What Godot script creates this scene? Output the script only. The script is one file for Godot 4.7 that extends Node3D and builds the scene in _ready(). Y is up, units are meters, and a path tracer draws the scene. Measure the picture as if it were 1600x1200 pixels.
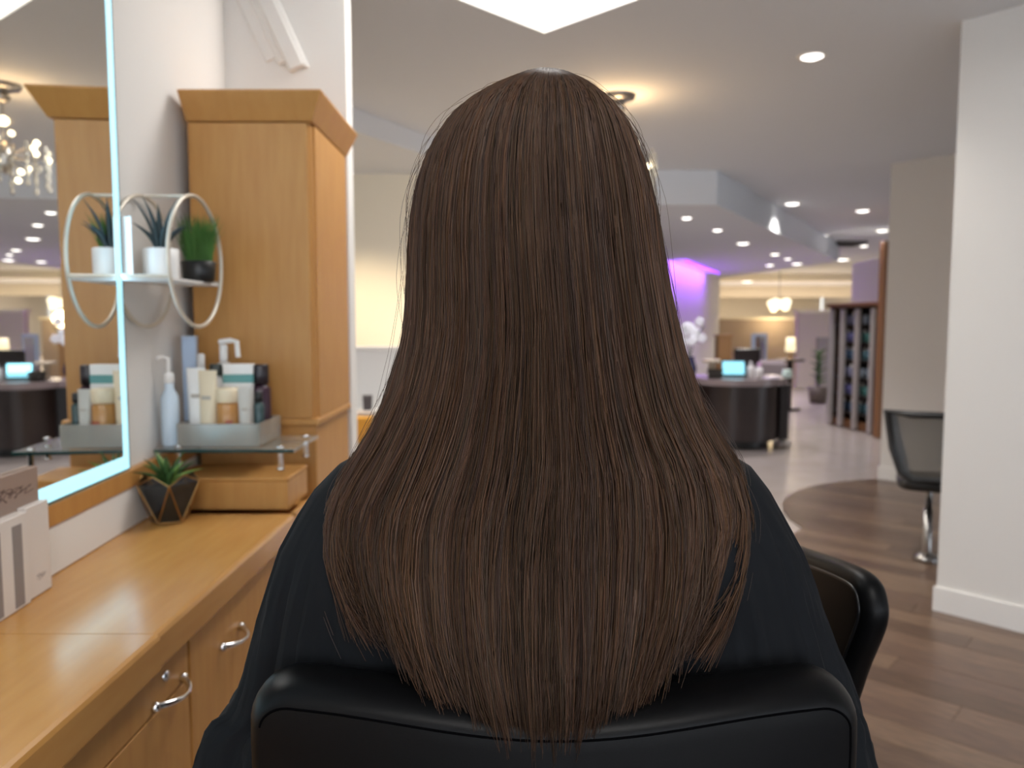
extends Node3D
# Salon seen from behind a seated client. x right, y up, metres; depth ahead of the camera is -z (written here as a positive "f").

class Sh:
	var st := SurfaceTool.new()
	func _init() -> void:
		st.begin(Mesh.PRIMITIVE_TRIANGLES)
	func smooth(on: bool) -> void:
		st.set_smooth_group(1 if on else -1)
	func tri(a: Vector3, b: Vector3, c: Vector3) -> void:
		st.add_vertex(a); st.add_vertex(c); st.add_vertex(b)
	func quad(a: Vector3, b: Vector3, c: Vector3, d: Vector3) -> void:
		tri(a, b, c); tri(a, c, d)
	func tri_from(o: Vector3, a: Vector3, b: Vector3, c: Vector3) -> void:
		if (b - a).cross(c - a).dot((a + b + c) / 3.0 - o) >= 0.0: tri(a, b, c)
		else: tri(a, c, b)
	func box(c: Vector3, size: Vector3, bev := 0.002, bas := Basis()) -> void:
		st.set_smooth_group(-1)
		var h := size / 2.0
		var e := minf(bev, minf(h.x, minf(h.y, h.z)) * 0.9)
		var P := func(sx: int, sy: int, sz: int, k: int) -> Vector3:
			var v := Vector3(sx * (h.x - (0.0 if k == 0 else e)), sy * (h.y - (0.0 if k == 1 else e)), sz * (h.z - (0.0 if k == 2 else e)))
			return c + bas * v
		var s := [-1, 1]
		for k in 3:
			for g in s:
				var q := []
				for ab in [[-1, -1], [1, -1], [1, 1], [-1, 1]]:
					var sg := [0, 0, 0]
					sg[k] = g; sg[(k + 1) % 3] = ab[0]; sg[(k + 2) % 3] = ab[1]
					q.append(P.call(sg[0], sg[1], sg[2], k))
				tri_from(c, q[0], q[1], q[2]); tri_from(c, q[0], q[2], q[3])
		if e <= 0.00005: return
		for k in 3:
			for g in s:
				for w in s:
					var q := []
					for z in s:
						var sg := [0, 0, 0]
						sg[k] = z; sg[(k + 1) % 3] = g; sg[(k + 2) % 3] = w
						q.append(P.call(sg[0], sg[1], sg[2], (k + 1) % 3)); q.append(P.call(sg[0], sg[1], sg[2], (k + 2) % 3))
					tri_from(c, q[0], q[1], q[3]); tri_from(c, q[0], q[3], q[2])
		for x in s:
			for y in s:
				for z in s:
					tri_from(c, P.call(x, y, z, 0), P.call(x, y, z, 1), P.call(x, y, z, 2))
	func lathe(prof: Array, segs := 24, xf := Transform3D(), sm := true) -> void:
		st.set_smooth_group(1 if sm else -1)
		for i in segs:
			var a := TAU * i / segs
			var b := TAU * (i + 1) / segs
			for j in prof.size() - 1:
				var p: Vector2 = prof[j]
				var q: Vector2 = prof[j + 1]
				var A := xf * Vector3(p.x * cos(a), p.y, p.x * sin(a))
				var B := xf * Vector3(q.x * cos(a), q.y, q.x * sin(a))
				var C := xf * Vector3(q.x * cos(b), q.y, q.x * sin(b))
				var D := xf * Vector3(p.x * cos(b), p.y, p.x * sin(b))
				if q.x > 0.00001: tri(A, B, C)
				if p.x > 0.00001: tri(A, C, D)
	func tube(pts: Array, rad: Variant, segs := 8, closed := false, flat := 1.0) -> void:
		st.set_smooth_group(1)
		var n := pts.size()
		var rings := []
		var N := Vector3.ZERO
		for i in n:
			var T: Vector3
			if closed: T = (pts[(i + 1) % n] - pts[(i + n - 1) % n]).normalized()
			else: T = (pts[mini(i + 1, n - 1)] - pts[maxi(i - 1, 0)]).normalized()
			if N == Vector3.ZERO:
				N = T.cross(Vector3.UP if absf(T.y) < 0.9 else Vector3.RIGHT)
			N = (N - T * N.dot(T)).normalized()
			var B := T.cross(N)
			var r: float = rad[i] if rad is Array else rad
			var ring := []
			for k in segs:
				var a := TAU * k / segs
				ring.append(pts[i] + (N * cos(a) + B * sin(a) * flat) * r)
			rings.append(ring)
		for i in (n if closed else n - 1):
			var u: Array = rings[i]
			var v: Array = rings[(i + 1) % n]
			for k in segs:
				quad(u[k], u[(k + 1) % segs], v[(k + 1) % segs], v[k])
		if not closed:
			st.set_smooth_group(-1)
			for k in segs:
				tri(pts[0], rings[0][(k + 1) % segs], rings[0][k])
				tri(pts[n - 1], rings[n - 1][k], rings[n - 1][(k + 1) % segs])
	func prism(poly: PackedVector2Array, z0: float, z1: float, xf := Transform3D(), sm := false) -> void:
		# polygon in x,y pushed along z
		var p := poly
		if Geometry2D.is_polygon_clockwise(p):
			p.reverse()
		st.set_smooth_group(-1)
		var t := Geometry2D.triangulate_polygon(p)
		for i in range(0, t.size(), 3):
			var a := p[t[i]]
			var b := p[t[i + 1]]
			var c := p[t[i + 2]]
			if (b - a).cross(c - a) < 0.0:
				var w := b
				b = c; c = w
			tri(xf * Vector3(a.x, a.y, z1), xf * Vector3(b.x, b.y, z1), xf * Vector3(c.x, c.y, z1))
			tri(xf * Vector3(a.x, a.y, z0), xf * Vector3(c.x, c.y, z0), xf * Vector3(b.x, b.y, z0))
		st.set_smooth_group(1 if sm else -1)
		for i in p.size():
			var a := p[i]
			var b := p[(i + 1) % p.size()]
			quad(xf * Vector3(a.x, a.y, z0), xf * Vector3(b.x, b.y, z0), xf * Vector3(b.x, b.y, z1), xf * Vector3(a.x, a.y, z1))
	func grid(rows: Array, wrap := false, flip := false) -> void:
		st.set_smooth_group(1)
		for i in rows.size() - 1:
			var u: Array = rows[i]
			var v: Array = rows[i + 1]
			var n := u.size()
			for k in (n if wrap else n - 1):
				var l := (k + 1) % n
				if flip: quad(u[k], v[k], v[l], u[l])
				else: quad(u[k], u[l], v[l], v[k])
	func pillow(outline: Array, half: float, rad: Array, bend: Callable, steps := 5, bulge := 0.0, deep := 0.0) -> void:
		# padded panel: outline counter-clockwise in x,y, rounded rims of radius rad[i], thickness 2*half along z, then bent
		var n := outline.size()
		var c := Vector2.ZERO
		for p in outline: c += p
		c /= n
		var nor := []
		for i in n:
			var d: Vector2 = (outline[(i + 1) % n] - outline[(i + n - 1) % n]).normalized()
			nor.append(Vector2(d.y, -d.x))
		var rows := []
		for side in [-1, 1]:
			var part := []
			for k in steps + 1:
				var a := PI / 2 * k / steps
				var row := []
				for i in n:
					var r: float = rad[i]
					var q: Vector2 = outline[i] - nor[i] * r * (1.0 - cos(a))
					row.append(Vector3(q.x, q.y, side * (half - (deep if deep > 0.0 else r) * (1.0 - sin(a)))))
				part.append(row)
			for sc in [0.9, 0.75, 0.55, 0.3, 0.0]:
				var row := []
				for i in n:
					var q: Vector2 = c + (outline[i] - nor[i] * rad[i] - c) * sc
					row.append(Vector3(q.x, q.y, side * (half + bulge * (1.0 - sc * sc))))
				part.append(row)
			if side < 0: part.reverse()
			rows.append_array(part)
		var out := []
		for row in rows:
			var o := []
			for v in row: o.append(bend.call(v))
			out.append(o)
		grid(out, true)
	func done() -> ArrayMesh:
		st.generate_normals()
		return st.commit()

var rng := RandomNumberGenerator.new()
var M := {}
var taken := {}
var WALL: Transform3D      # left wall: x out of the wall, y up, -z along it, origin at the mirror's far edge on the floor

func V(x: float, y: float, f: float) -> Vector3:
	return Vector3(x, y, -f)
func rnd(a: float, b: float) -> float:
	return rng.randf_range(a, b)
func numbered(n: String) -> String:
	var k: int = taken.get(n, 0)
	taken[n] = k + 1
	return n if k == 0 else "%s_%03d" % [n, k]
func metas(o: Node3D, label: String, category: String, group := "") -> void:
	o.set_meta("label", label); o.set_meta("category", category)
	if group: o.set_meta("group", group)
func thing(called: String, label: String, category: String, at := Vector3.ZERO, turn := 0.0, group := "") -> Node3D:
	var o := Node3D.new()
	o.name = numbered(called); add_child(o)
	o.position = at; o.rotation.y = turn
	metas(o, label, category, group)
	return o
func setting(called: String) -> Node3D:
	var o := Node3D.new()
	o.name = called; add_child(o); o.set_meta("kind", "structure")
	return o
func part(called: String, mesh: Mesh, mat: Material, parent: Node3D, at := Vector3.ZERO, turn := 0.0) -> MeshInstance3D:
	var o := MeshInstance3D.new()
	o.name = called; o.mesh = mesh; o.material_override = mat
	parent.add_child(o, true)
	o.position = at; o.rotation.y = turn
	return o
func struct(called: String, mesh: Mesh, mat: Material) -> MeshInstance3D:
	var o := part(called, mesh, mat, self)
	o.set_meta("kind", "structure")
	return o
func boxm(c: Vector3, size: Vector3, bev := 0.002, bas := Basis()) -> ArrayMesh:
	var s := Sh.new()
	s.box(c, size, bev, bas)
	return s.done()
func lathem(prof: Array, segs := 24, xf := Transform3D(), sm := true) -> ArrayMesh:
	var s := Sh.new()
	s.lathe(prof, segs, xf, sm)
	return s.done()
func tubem(pts: Array, rad: Variant, segs := 8, closed := false) -> ArrayMesh:
	var s := Sh.new()
	s.tube(pts, rad, segs, closed)
	return s.done()
func dup(o: Node3D, called: String, label: String, at: Vector3, turn := 0.0) -> Node3D:
	var c: Node3D = o.duplicate()
	c.name = numbered(called); add_child(c)
	c.position = at; c.rotation.y = turn
	if label: c.set_meta("label", label)
	return c

# ---------- materials ----------
func noise_tex(freq: float, lo: Color, hi: Color, seed_ := 1, octaves := 4, size := 512, normal := false) -> NoiseTexture2D:
	var n := FastNoiseLite.new()
	n.seed = seed_; n.frequency = freq; n.fractal_octaves = octaves; n.noise_type = FastNoiseLite.TYPE_SIMPLEX_SMOOTH
	var t := NoiseTexture2D.new()
	t.width = size; t.height = size; t.seamless = true; t.noise = n
	if normal:
		t.as_normal_map = true; t.bump_strength = 3.0
	else:
		var g := Gradient.new()
		g.set_color(0, lo); g.set_color(1, hi)
		t.color_ramp = g
	return t
func mat(col: Color, rough := 0.6, metal := 0.0) -> StandardMaterial3D:
	var m := StandardMaterial3D.new()
	m.albedo_color = col; m.roughness = rough; m.metallic = metal
	return m
func grain(lo: Color, hi: Color, scale: Vector3, rough: float, world := true, seed_ := 3, freq := 0.012) -> StandardMaterial3D:
	var m := StandardMaterial3D.new()
	m.albedo_texture = noise_tex(freq, lo, hi, seed_)
	m.uv1_triplanar = true; m.uv1_world_triplanar = world; m.uv1_scale = scale
	m.roughness = rough
	return m
func glow(col: Color, energy: float) -> StandardMaterial3D:
	var m := mat(col, 0.5)
	m.emission_enabled = true; m.emission = col; m.emission_energy_multiplier = energy
	return m
func glass(col: Color, alpha: float, rough := 0.03) -> StandardMaterial3D:
	var m := mat(Color(col.r, col.g, col.b, alpha), rough)
	m.transparency = BaseMaterial3D.TRANSPARENCY_ALPHA
	return m
func make_materials() -> void:
	M.wall = mat(Color("e2dfda"), 0.85)
	M.cream = mat(Color("e8dfcb"), 0.85)
	M.ceiling = mat(Color("d9dde2"), 0.9)
	M.trim_white = mat(Color("e9e7e3"), 0.45)
	M.maple = grain(Color("b98346"), Color("c49151"), Vector3(5.0, 0.55, 5.0), 0.42)
	M.maple_top = grain(Color("b98346"), Color("c49151"), Vector3(4.0, 4.0, 0.6), 0.24)
	M.maple_front = grain(Color("b98346"), Color("c49151"), Vector3(5.0, 0.6, 5.0), 0.38, true, 8)
	M.maple_dark = grain(Color("b98346"), Color("c49151"), Vector3(0.6, 5.0, 0.6), 0.45, true, 5)
	M.oak_dark = mat(Color("6a4426"), 0.5)
	M.gap = mat(Color("2a1a0e"), 0.9)
	M.leather = mat(Color("0a0a0b"), 0.42)
	M.leather.metallic_specular = 0.25
	M.leather.normal_enabled = true
	M.leather.normal_texture = noise_tex(0.06, Color.BLACK, Color.WHITE, 21, 3, 512, true)
	M.leather.normal_scale = 0.1
	M.leather.uv1_triplanar = true; M.leather.uv1_scale = Vector3(16, 16, 16)
	M.stitch = mat(Color("060607"), 0.95)
	M.stitch.metallic_specular = 0.05
	M.welt = mat(Color("121215"), 0.35)
	M.cloth = mat(Color("131518"), 0.8)
	M.cloth.metallic_specular = 0.25
	M.cloth.rim_enabled = true; M.cloth.rim = 0.09; M.cloth.rim_tint = 0.5
	M.skin = mat(Color("d2a184"), 0.55)
	M.skin.subsurf_scatter_enabled = true; M.skin.subsurf_scatter_strength = 0.1
	M.hair = mat(Color.WHITE, 0.48)
	M.hair.metallic_specular = 0.24
	M.hair.vertex_color_use_as_albedo = true
	M.scalp = mat(Color("2b1f18"), 0.95)
	M.scalp.metallic_specular = 0.1
	M.chrome = mat(Color("dcdcdc"), 0.14, 1.0)
	M.steel = mat(Color("a8a6a4"), 0.32, 1.0)
	M.black = mat(Color("161616"), 0.4)
	M.mirror = mat(Color("f0f2f0"), 0.015, 1.0)
	M.led = glow(Color("aee6f4"), 0.78)
	M.glass = glass(Color("cfe2de"), 0.14)
	M.window_glass = glass(Color("ffffff"), 0.03)
	M.glass_edge = mat(Color("203a38"), 0.15)
	M.smoke_glass = glass(Color("1c2124"), 0.72, 0.06)
	M.brass = mat(Color("b68d58"), 0.35, 1.0)
	M.champagne = mat(Color("d8d0c0"), 0.35, 0.3)
	M.white = mat(Color("eceae6"), 0.4)
	M.white_soft = mat(Color("dfdcd8"), 0.6)
	M.leaf = mat(Color("3c5a2a"), 0.5)
	M.leaf.backlight_enabled = true; M.leaf.backlight = Color(0.05, 0.09, 0.03)
	M.leaf_light = mat(Color("6b8b3c"), 0.5)
	M.leaf_blue = mat(Color("36484c"), 0.5)
	M.grass = mat(Color("4c7a33"), 0.6)
	M.grass.backlight_enabled = true; M.grass.backlight = Color(0.06, 0.12, 0.03)
	M.soil = mat(Color("2a221b"), 0.95)
	M.espresso = grain(Color("261c19"), Color("352824"), Vector3(6, 0.5, 6), 0.35)
	M.tile = mat(Color("b5aca7"), 0.22)
	M.tile.albedo_texture = noise_tex(0.01, Color("f2f0ee"), Color("ffffff"), 31)
	M.tile.uv1_triplanar = true; M.tile.uv1_world_triplanar = true; M.tile.uv1_scale = Vector3(0.5, 0.5, 0.5)
	M.planks = []
	var tones := [["54423a", "705a49"], ["4c3c32", "655041"], ["5a483c", "786150"], ["504036", "6c5646"], ["483930", "60493c"], ["5d4b3e", "7e6754"]]
	for i in tones.size():
		var m := grain(Color(tones[i][0]), Color(tones[i][1]), Vector3(0.9, 5.0, 7.0), 0.3, false, 40 + i, 0.014)
		m.uv1_offset = Vector3(0.37 * i, 0.21 * i, 0.53 * i)
		M.planks.append(m)

# ---------- entry ----------
func _ready() -> void:
	rng.seed = 7
	var cam := Camera3D.new()
	cam.name = "camera"; cam.fov = 53.13; cam.near = 0.05; cam.far = 200.0
	cam.position = Vector3(0, 1.35, 0)
	cam.rotation.x = -atan(95.0 / 1200.0)
	var lens := CameraAttributesPhysical.new()
	lens.frustum_focal_length = 24.0
	lens.frustum_focus_distance = 0.66
	lens.exposure_aperture = 5.2
	cam.attributes = lens
	add_child(cam)
	cam.current = true
	var we := WorldEnvironment.new()
	var e := Environment.new()
	e.background_mode = Environment.BG_COLOR
	e.background_color = Color(0.93, 0.96, 1.0)
	e.background_energy_multiplier = 4.5
	e.tonemap_mode = Environment.TONE_MAPPER_LINEAR
	e.tonemap_exposure = 1.22
	e.sdfgi_enabled = true; e.ssao_enabled = true; e.ssil_enabled = true
	we.environment = e; we.name = "environment"
	add_child(we)
	make_materials()
	WALL = Transform3D(Basis(Vector3.UP, deg_to_rad(3.5)), V(-0.985, 0, 1.91))
	build_shell()
	build_floor()
	build_lights()
	build_station()
	build_tower()
	build_mirror()
	build_person()
	build_salon_chair()
	build_hair()
	build_ring_shelf()
	build_products()
	build_boxes()
	build_left_background()
	build_waiting_chair()
	build_reception()
	build_retail()
	build_far_room()

func area(parent: Node3D, at: Vector3, size: Vector2, col: Color, energy: float, look: Vector3) -> void:
	var l := AreaLight3D.new()
	l.name = "area_light"
	l.area_size = size; l.light_color = col; l.light_energy = energy
	l.area_range = 40.0; l.area_attenuation = 2.0
	l.shadow_enabled = true
	parent.add_child(l, true)
	var up := Vector3.UP if absf(look.y) < 0.9 else Vector3.FORWARD
	l.transform = Transform3D(Basis.looking_at(look, up), at)

# ---------- room ----------
func wall_between(called: String, a: Vector2, b: Vector2, y0: float, y1: float, thick: float, m: Material) -> MeshInstance3D:
	# a, b = (x, f); the wall's body lies to the right of a->b seen from above
	var d := (b - a).normalized()
	var n := Vector2(d.y, -d.x)
	var poly := PackedVector2Array([a, b, b + n * thick, a + n * thick])
	var s := Sh.new()
	s.prism(poly, y0, y1, Transform3D(Basis(Vector3.RIGHT, Vector3.FORWARD, Vector3.UP), Vector3.ZERO))
	return struct(called, s.done(), m)
func plan(poly: PackedVector2Array, y0: float, y1: float, sm := false) -> ArrayMesh:
	var s := Sh.new()
	s.prism(poly, y0, y1, Transform3D(Basis(Vector3.RIGHT, Vector3.FORWARD, Vector3.UP), Vector3.ZERO), sm)
	return s.done()
func baseboard(called: String, a: Vector2, b: Vector2, m: Material, h := 0.115) -> void:
	# stepped moulding standing on the visible (left) side of a->b
	var d := (b - a).normalized()
	var n := Vector2(-d.y, d.x)
	var prof := [Vector2(-0.01, 0), Vector2(0.016, 0), Vector2(0.016, h * 0.74), Vector2(0.011, h * 0.8), Vector2(0.011, h * 0.9), Vector2(0.004, h), Vector2(-0.01, h)]
	var s := Sh.new()
	s.smooth(false)
	var A := []
	var B := []
	for p in prof:
		var u: Vector2 = a + n * p.x - d * 0.012
		var w: Vector2 = b + n * p.x
		A.append(V(u.x, p.y, u.y)); B.append(V(w.x, p.y, w.y))
	var cen: Vector3 = (A[0] + B[4]) / 2.0
	for i in A.size():
		var j := (i + 1) % A.size()
		s.tri_from(cen, A[i], A[j], B[j]); s.tri_from(cen, A[i], B[j], B[i])
	for i in range(1, A.size() - 1):
		s.tri_from(cen, A[0], A[i], A[i + 1]); s.tri_from(cen, B[0], B[i], B[i + 1])
	struct(called, s.done(), m)

func build_shell() -> void:
	# ceiling with two diamond-shaped recesses
	var ceil := setting("ceiling")
	var slab := CSGBox3D.new()
	slab.name = "ceiling_slab"; slab.size = Vector3(22, 0.3, 46); slab.material = M.ceiling
	for c in [Vector2(0.15, 2.86), Vector2(0.15, -0.75)]:
		var hole := CSGBox3D.new()
		hole.name = "recess"; hole.operation = CSGShape3D.OPERATION_SUBTRACTION
		hole.size = Vector3(1.16, 0.4, 1.16); hole.material = M.ceiling
		slab.add_child(hole, true)
		hole.position = Vector3(c.x - 5.0, -0.08, -c.y + 17.0); hole.rotation.y = PI / 4
	ceil.add_child(slab)
	slab.position = V(5, 2.84, 17)
	var sof := PackedVector2Array([Vector2(0.03, 6.87), Vector2(1.8, 6.87), Vector2(5.49, 13.03), Vector2(4.79, 18.05), Vector2(2.43, 12.7), Vector2(-0.26, 12.7), Vector2(-0.26, 7.2), Vector2(0.03, 7.2)])
	part("dropped_soffit", plan(sof, 2.39, 2.70), M.ceiling, ceil)
	var sof2 := PackedVector2Array([Vector2(-4, 3.15), Vector2(-1.9, 3.15), Vector2(0.03, 6.87), Vector2(0.03, 7.19), Vector2(-0.25, 7.19), Vector2(-0.25, 6.36), Vector2(-4, 6.36)])
	part("side_soffit", plan(sof2, 2.55, 2.70), M.ceiling, ceil)
	# left wall, slightly turned, and the partition behind the tower
	var wl := boxm(Vector3(-0.1, 1.35, 1.7), Vector3(0.2, 2.7, 5.6), 0.0)
	var w := struct("wall_left", wl, M.wall)
	w.transform = WALL
	wall_between("wall_end", Vector2(-1.3, 2.88), Vector2(-0.605, 2.88), 0, 2.69, -0.1, M.wall)
	wall_between("wall_behind", Vector2(-2.0, -2.6), Vector2(6.6, -2.6), 0, 0.35, 0.15, M.wall)
	wall_between("wall_behind_upper", Vector2(-2.0, -2.6), Vector2(6.6, -2.6), 2.5, 2.69, 0.15, M.wall)
	for k in 4:
		var wx := -0.55 + 1.5 * k
		var win := setting("window_%d" % (k + 1))
		part("frame_post", boxm(V(wx, 1.425, -2.67), Vector3(0.09, 2.15, 0.12), 0.004), M.steel, win)
		if k < 3:
			part("sill", boxm(V(wx + 0.75, 0.37, -2.66), Vector3(1.42, 0.04, 0.2), 0.004), M.trim_white, win)
			part("pane", boxm(V(wx + 0.75, 1.445, -2.67), Vector3(1.4, 2.1, 0.008), 0.0), M.window_glass, win)
	wall_between("wall_behind_left", Vector2(-2.0, -2.6), Vector2(-0.6, -2.6), 0.35, 2.5, 0.15, M.wall)
	wall_between("wall_behind_right", Vector2(4.0, -2.6), Vector2(6.6, -2.6), 0.35, 2.5, 0.15, M.wall)
	var r0 := Vector2(2.0, 3.53)
	var rd := Vector2(0.675, -0.738)
	wall_between("wall_right", r0, r0 + rd * 6.2, 0, 2.69, -0.14, M.wall)
	baseboard("baseboard_right", r0, r0 + rd * 6.2, M.trim_white)
	var q0 := Vector2(3.2, 6.6)
	var qd := Vector2(0.68, -0.733)
	wall_between("wall_middle", q0, q0 + qd * 3.0, 0, 2.69, -0.2, M.wall)
	baseboard("baseboard_middle", q0, q0 + qd * 3.0, M.trim_white)
	wall_between("wall_outer", Vector2(15.5, -3), Vector2(15.5, 39), 0, 2.69, 0.15, M.wall)
	wall_between("wall_outer_left", Vector2(-4, 39), Vector2(-4, -3), 0, 2.69, 0.15, M.wall)
	wall_between("wall_side_left", Vector2(-4, 6.3), Vector2(-0.2, 6.3), 0, 2.56, -0.12, M.cream)
	wall_between("wall_passage", Vector2(-0.203, 6.42), Vector2(-0.203, 12.7), 0, 2.56, -0.12, M.wall)
	wall_between("wall_back", Vector2(-0.21, 12.64), Vector2(2.5, 12.64), 0, 2.40, -0.12, M.wall)
	wall_between("wall_violet", Vector2(2.5, 12.64), Vector2(4.84, 18.0), 0, 2.40, -0.15, M.wall)
	wall_between("wall_far", Vector2(-4, 38.5), Vector2(15.4, 38.5), 0, 2.69, -0.15, M.cream)
	wall_between("wall_far_left", Vector2(4.75, 18.0), Vector2(4.75, 38.5), 0, 2.69, -0.15, M.cream)
	# sloping stepped moulding high on the partition
	var s := Sh.new()
	var lean := atan2(0.41, 0.91)
	for q in [[-0.872, 2.302, 0.05, 0.006], [-0.826, 2.290, 0.04, 0.012], [-0.776, 2.268, 0.058, 0.03], [-0.742, 2.275, 0.012, 0.018]]:
		var up := Vector3(-sin(lean), cos(lean), 0)
		s.box(V(q[0], q[1], 2.878 - q[3] / 2) + up * 0.3, Vector3(q[2], 0.6, q[3] + 0.004), 0.005, Basis(Vector3.BACK, lean))
	struct("trim_1", s.done(), M.wall)

func build_floor() -> void:
	var fl := setting("floor")
	part("tile_surface", boxm(V(5, -0.06, 17), Vector3(22, 0.1, 46), 0.0), M.tile, fl)
	# wooden area: everything near the camera plus a rounded lobe
	var edge := PackedVector2Array([Vector2(-1.25, -2.55), Vector2(5.2, -2.55), Vector2(6.3, 1.0), Vector2(5.0, 5.6)])
	for i in 15:
		var a := deg_to_rad(55.0 + 130.0 * i / 14.0)
		edge.append(Vector2(3.42, 5.12) + Vector2(cos(a), sin(a)) * 1.5)
	edge.append(Vector2(1.55, 4.55)); edge.append(Vector2(-1.25, 4.3))
	part("underlay", plan(edge, -0.009, -0.004), M.gap, fl)
	var d := Vector2(-0.742, 0.67)
	var n := Vector2(-d.y, d.x)
	var w := 0.14
	var l := 1.2
	var rest := Sh.new()
	var count := 0
	for row in range(-50, 58):
		var off := fmod(absf(row * 0.618 * 1.0), 1.0) * l
		for col in range(-9, 11):
			var c := d * (col * l + off) + n * (row * w)
			var q := PackedVector2Array()
			for s in [[-1, -1], [1, -1], [1, 1], [-1, 1]]:
				q.append(c + d * (s[0] * (l / 2 - 0.0008)) + n * (s[1] * (w / 2 - 0.0008)))
			for poly in Geometry2D.intersect_polygons(q, edge):
				var local := PackedVector2Array()
				for p in poly:
					local.append(Vector2((p - c).dot(d), (p - c).dot(n)))
				if local.size() < 3 or absf(_area(local)) < 0.002: continue
				if c.y < 1.0 or c.x < 0.1 or c.x > 4.2:
					rest.prism(poly, -0.0045, 0.0, Transform3D(Basis(Vector3.RIGHT, Vector3.FORWARD, Vector3.UP), Vector3.ZERO))
					continue
				var s := Sh.new()
				s.prism(local, -0.0045, 0.0 + 0.0004 * (row % 2), Transform3D(Basis(Vector3.RIGHT, Vector3.FORWARD, Vector3.UP), Vector3.ZERO))
				var o := part("plank", s.done(), M.planks[rng.randi() % 6], fl, V(c.x, 0, c.y))
				o.rotation.y = atan2(d.y, d.x)
				count += 1
	var rp := part("plank_field", rest.done(), M.planks[1], fl)
	rp.set_meta("kind", "stuff")
	print("planks ", count)
func _area(p: PackedVector2Array) -> float:
	var a := 0.0
	for i in p.size():
		a += p[i].cross(p[(i + 1) % p.size()])
	return a / 2.0

# ---------- lamps ----------
func tray_light(label: String, at: Vector3, energy: float) -> void:
	var t := thing("ceiling_tray_light", label, "ceiling light", at, PI / 4)
	for i in 4:
		var b := Basis(Vector3.UP, PI / 2 * i)
		part("glowing_side", boxm(b * Vector3(0, 0.066, 0.573), Vector3(1.15, 0.13, 0.008) if i % 2 == 0 else Vector3(0.008, 0.13, 1.15), 0.0), M.tray_side, t)
	part("diffuser", boxm(Vector3(0, 0.137, 0), Vector3(1.14, 0.01, 1.14), 0.0), M.tray_top, t)
	area(t, Vector3(0, 0.12, 0), Vector2(0.66, 0.66), Color("fdfaf8"), energy, Vector3.DOWN)
func downlight(label: String, group: String, at: Vector3, r: float, energy: float, col := Color("fff8f0")) -> Node3D:
	var t := thing("downlight", label, "ceiling light", at, 0.0, group)
	part("trim_ring", lathem([Vector2(r * 0.8, -0.001), Vector2(r * 0.85, -0.007), Vector2(r * 1.15, -0.006), Vector2(r * 1.2, 0.0)], 24), M.trim_white, t)
	part("lens", lathem([Vector2(0, -0.02), Vector2(r * 0.5, -0.017), Vector2(r * 0.9, -0.006), Vector2(r * 0.9, 0.0)], 24), M.lens, t)
	var l := SpotLight3D.new()
	l.name = "spot_light"; l.light_color = col; l.light_energy = energy * 5.0; l.spot_angle = 62.0; l.spot_angle_attenuation = 0.6
	l.light_size = r * 0.8; l.spot_range = 30.0; l.spot_attenuation = 2.0; l.shadow_enabled = true
	t.add_child(l)
	l.position.y = -0.035; l.rotation.x = -PI / 2
	return t
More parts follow.
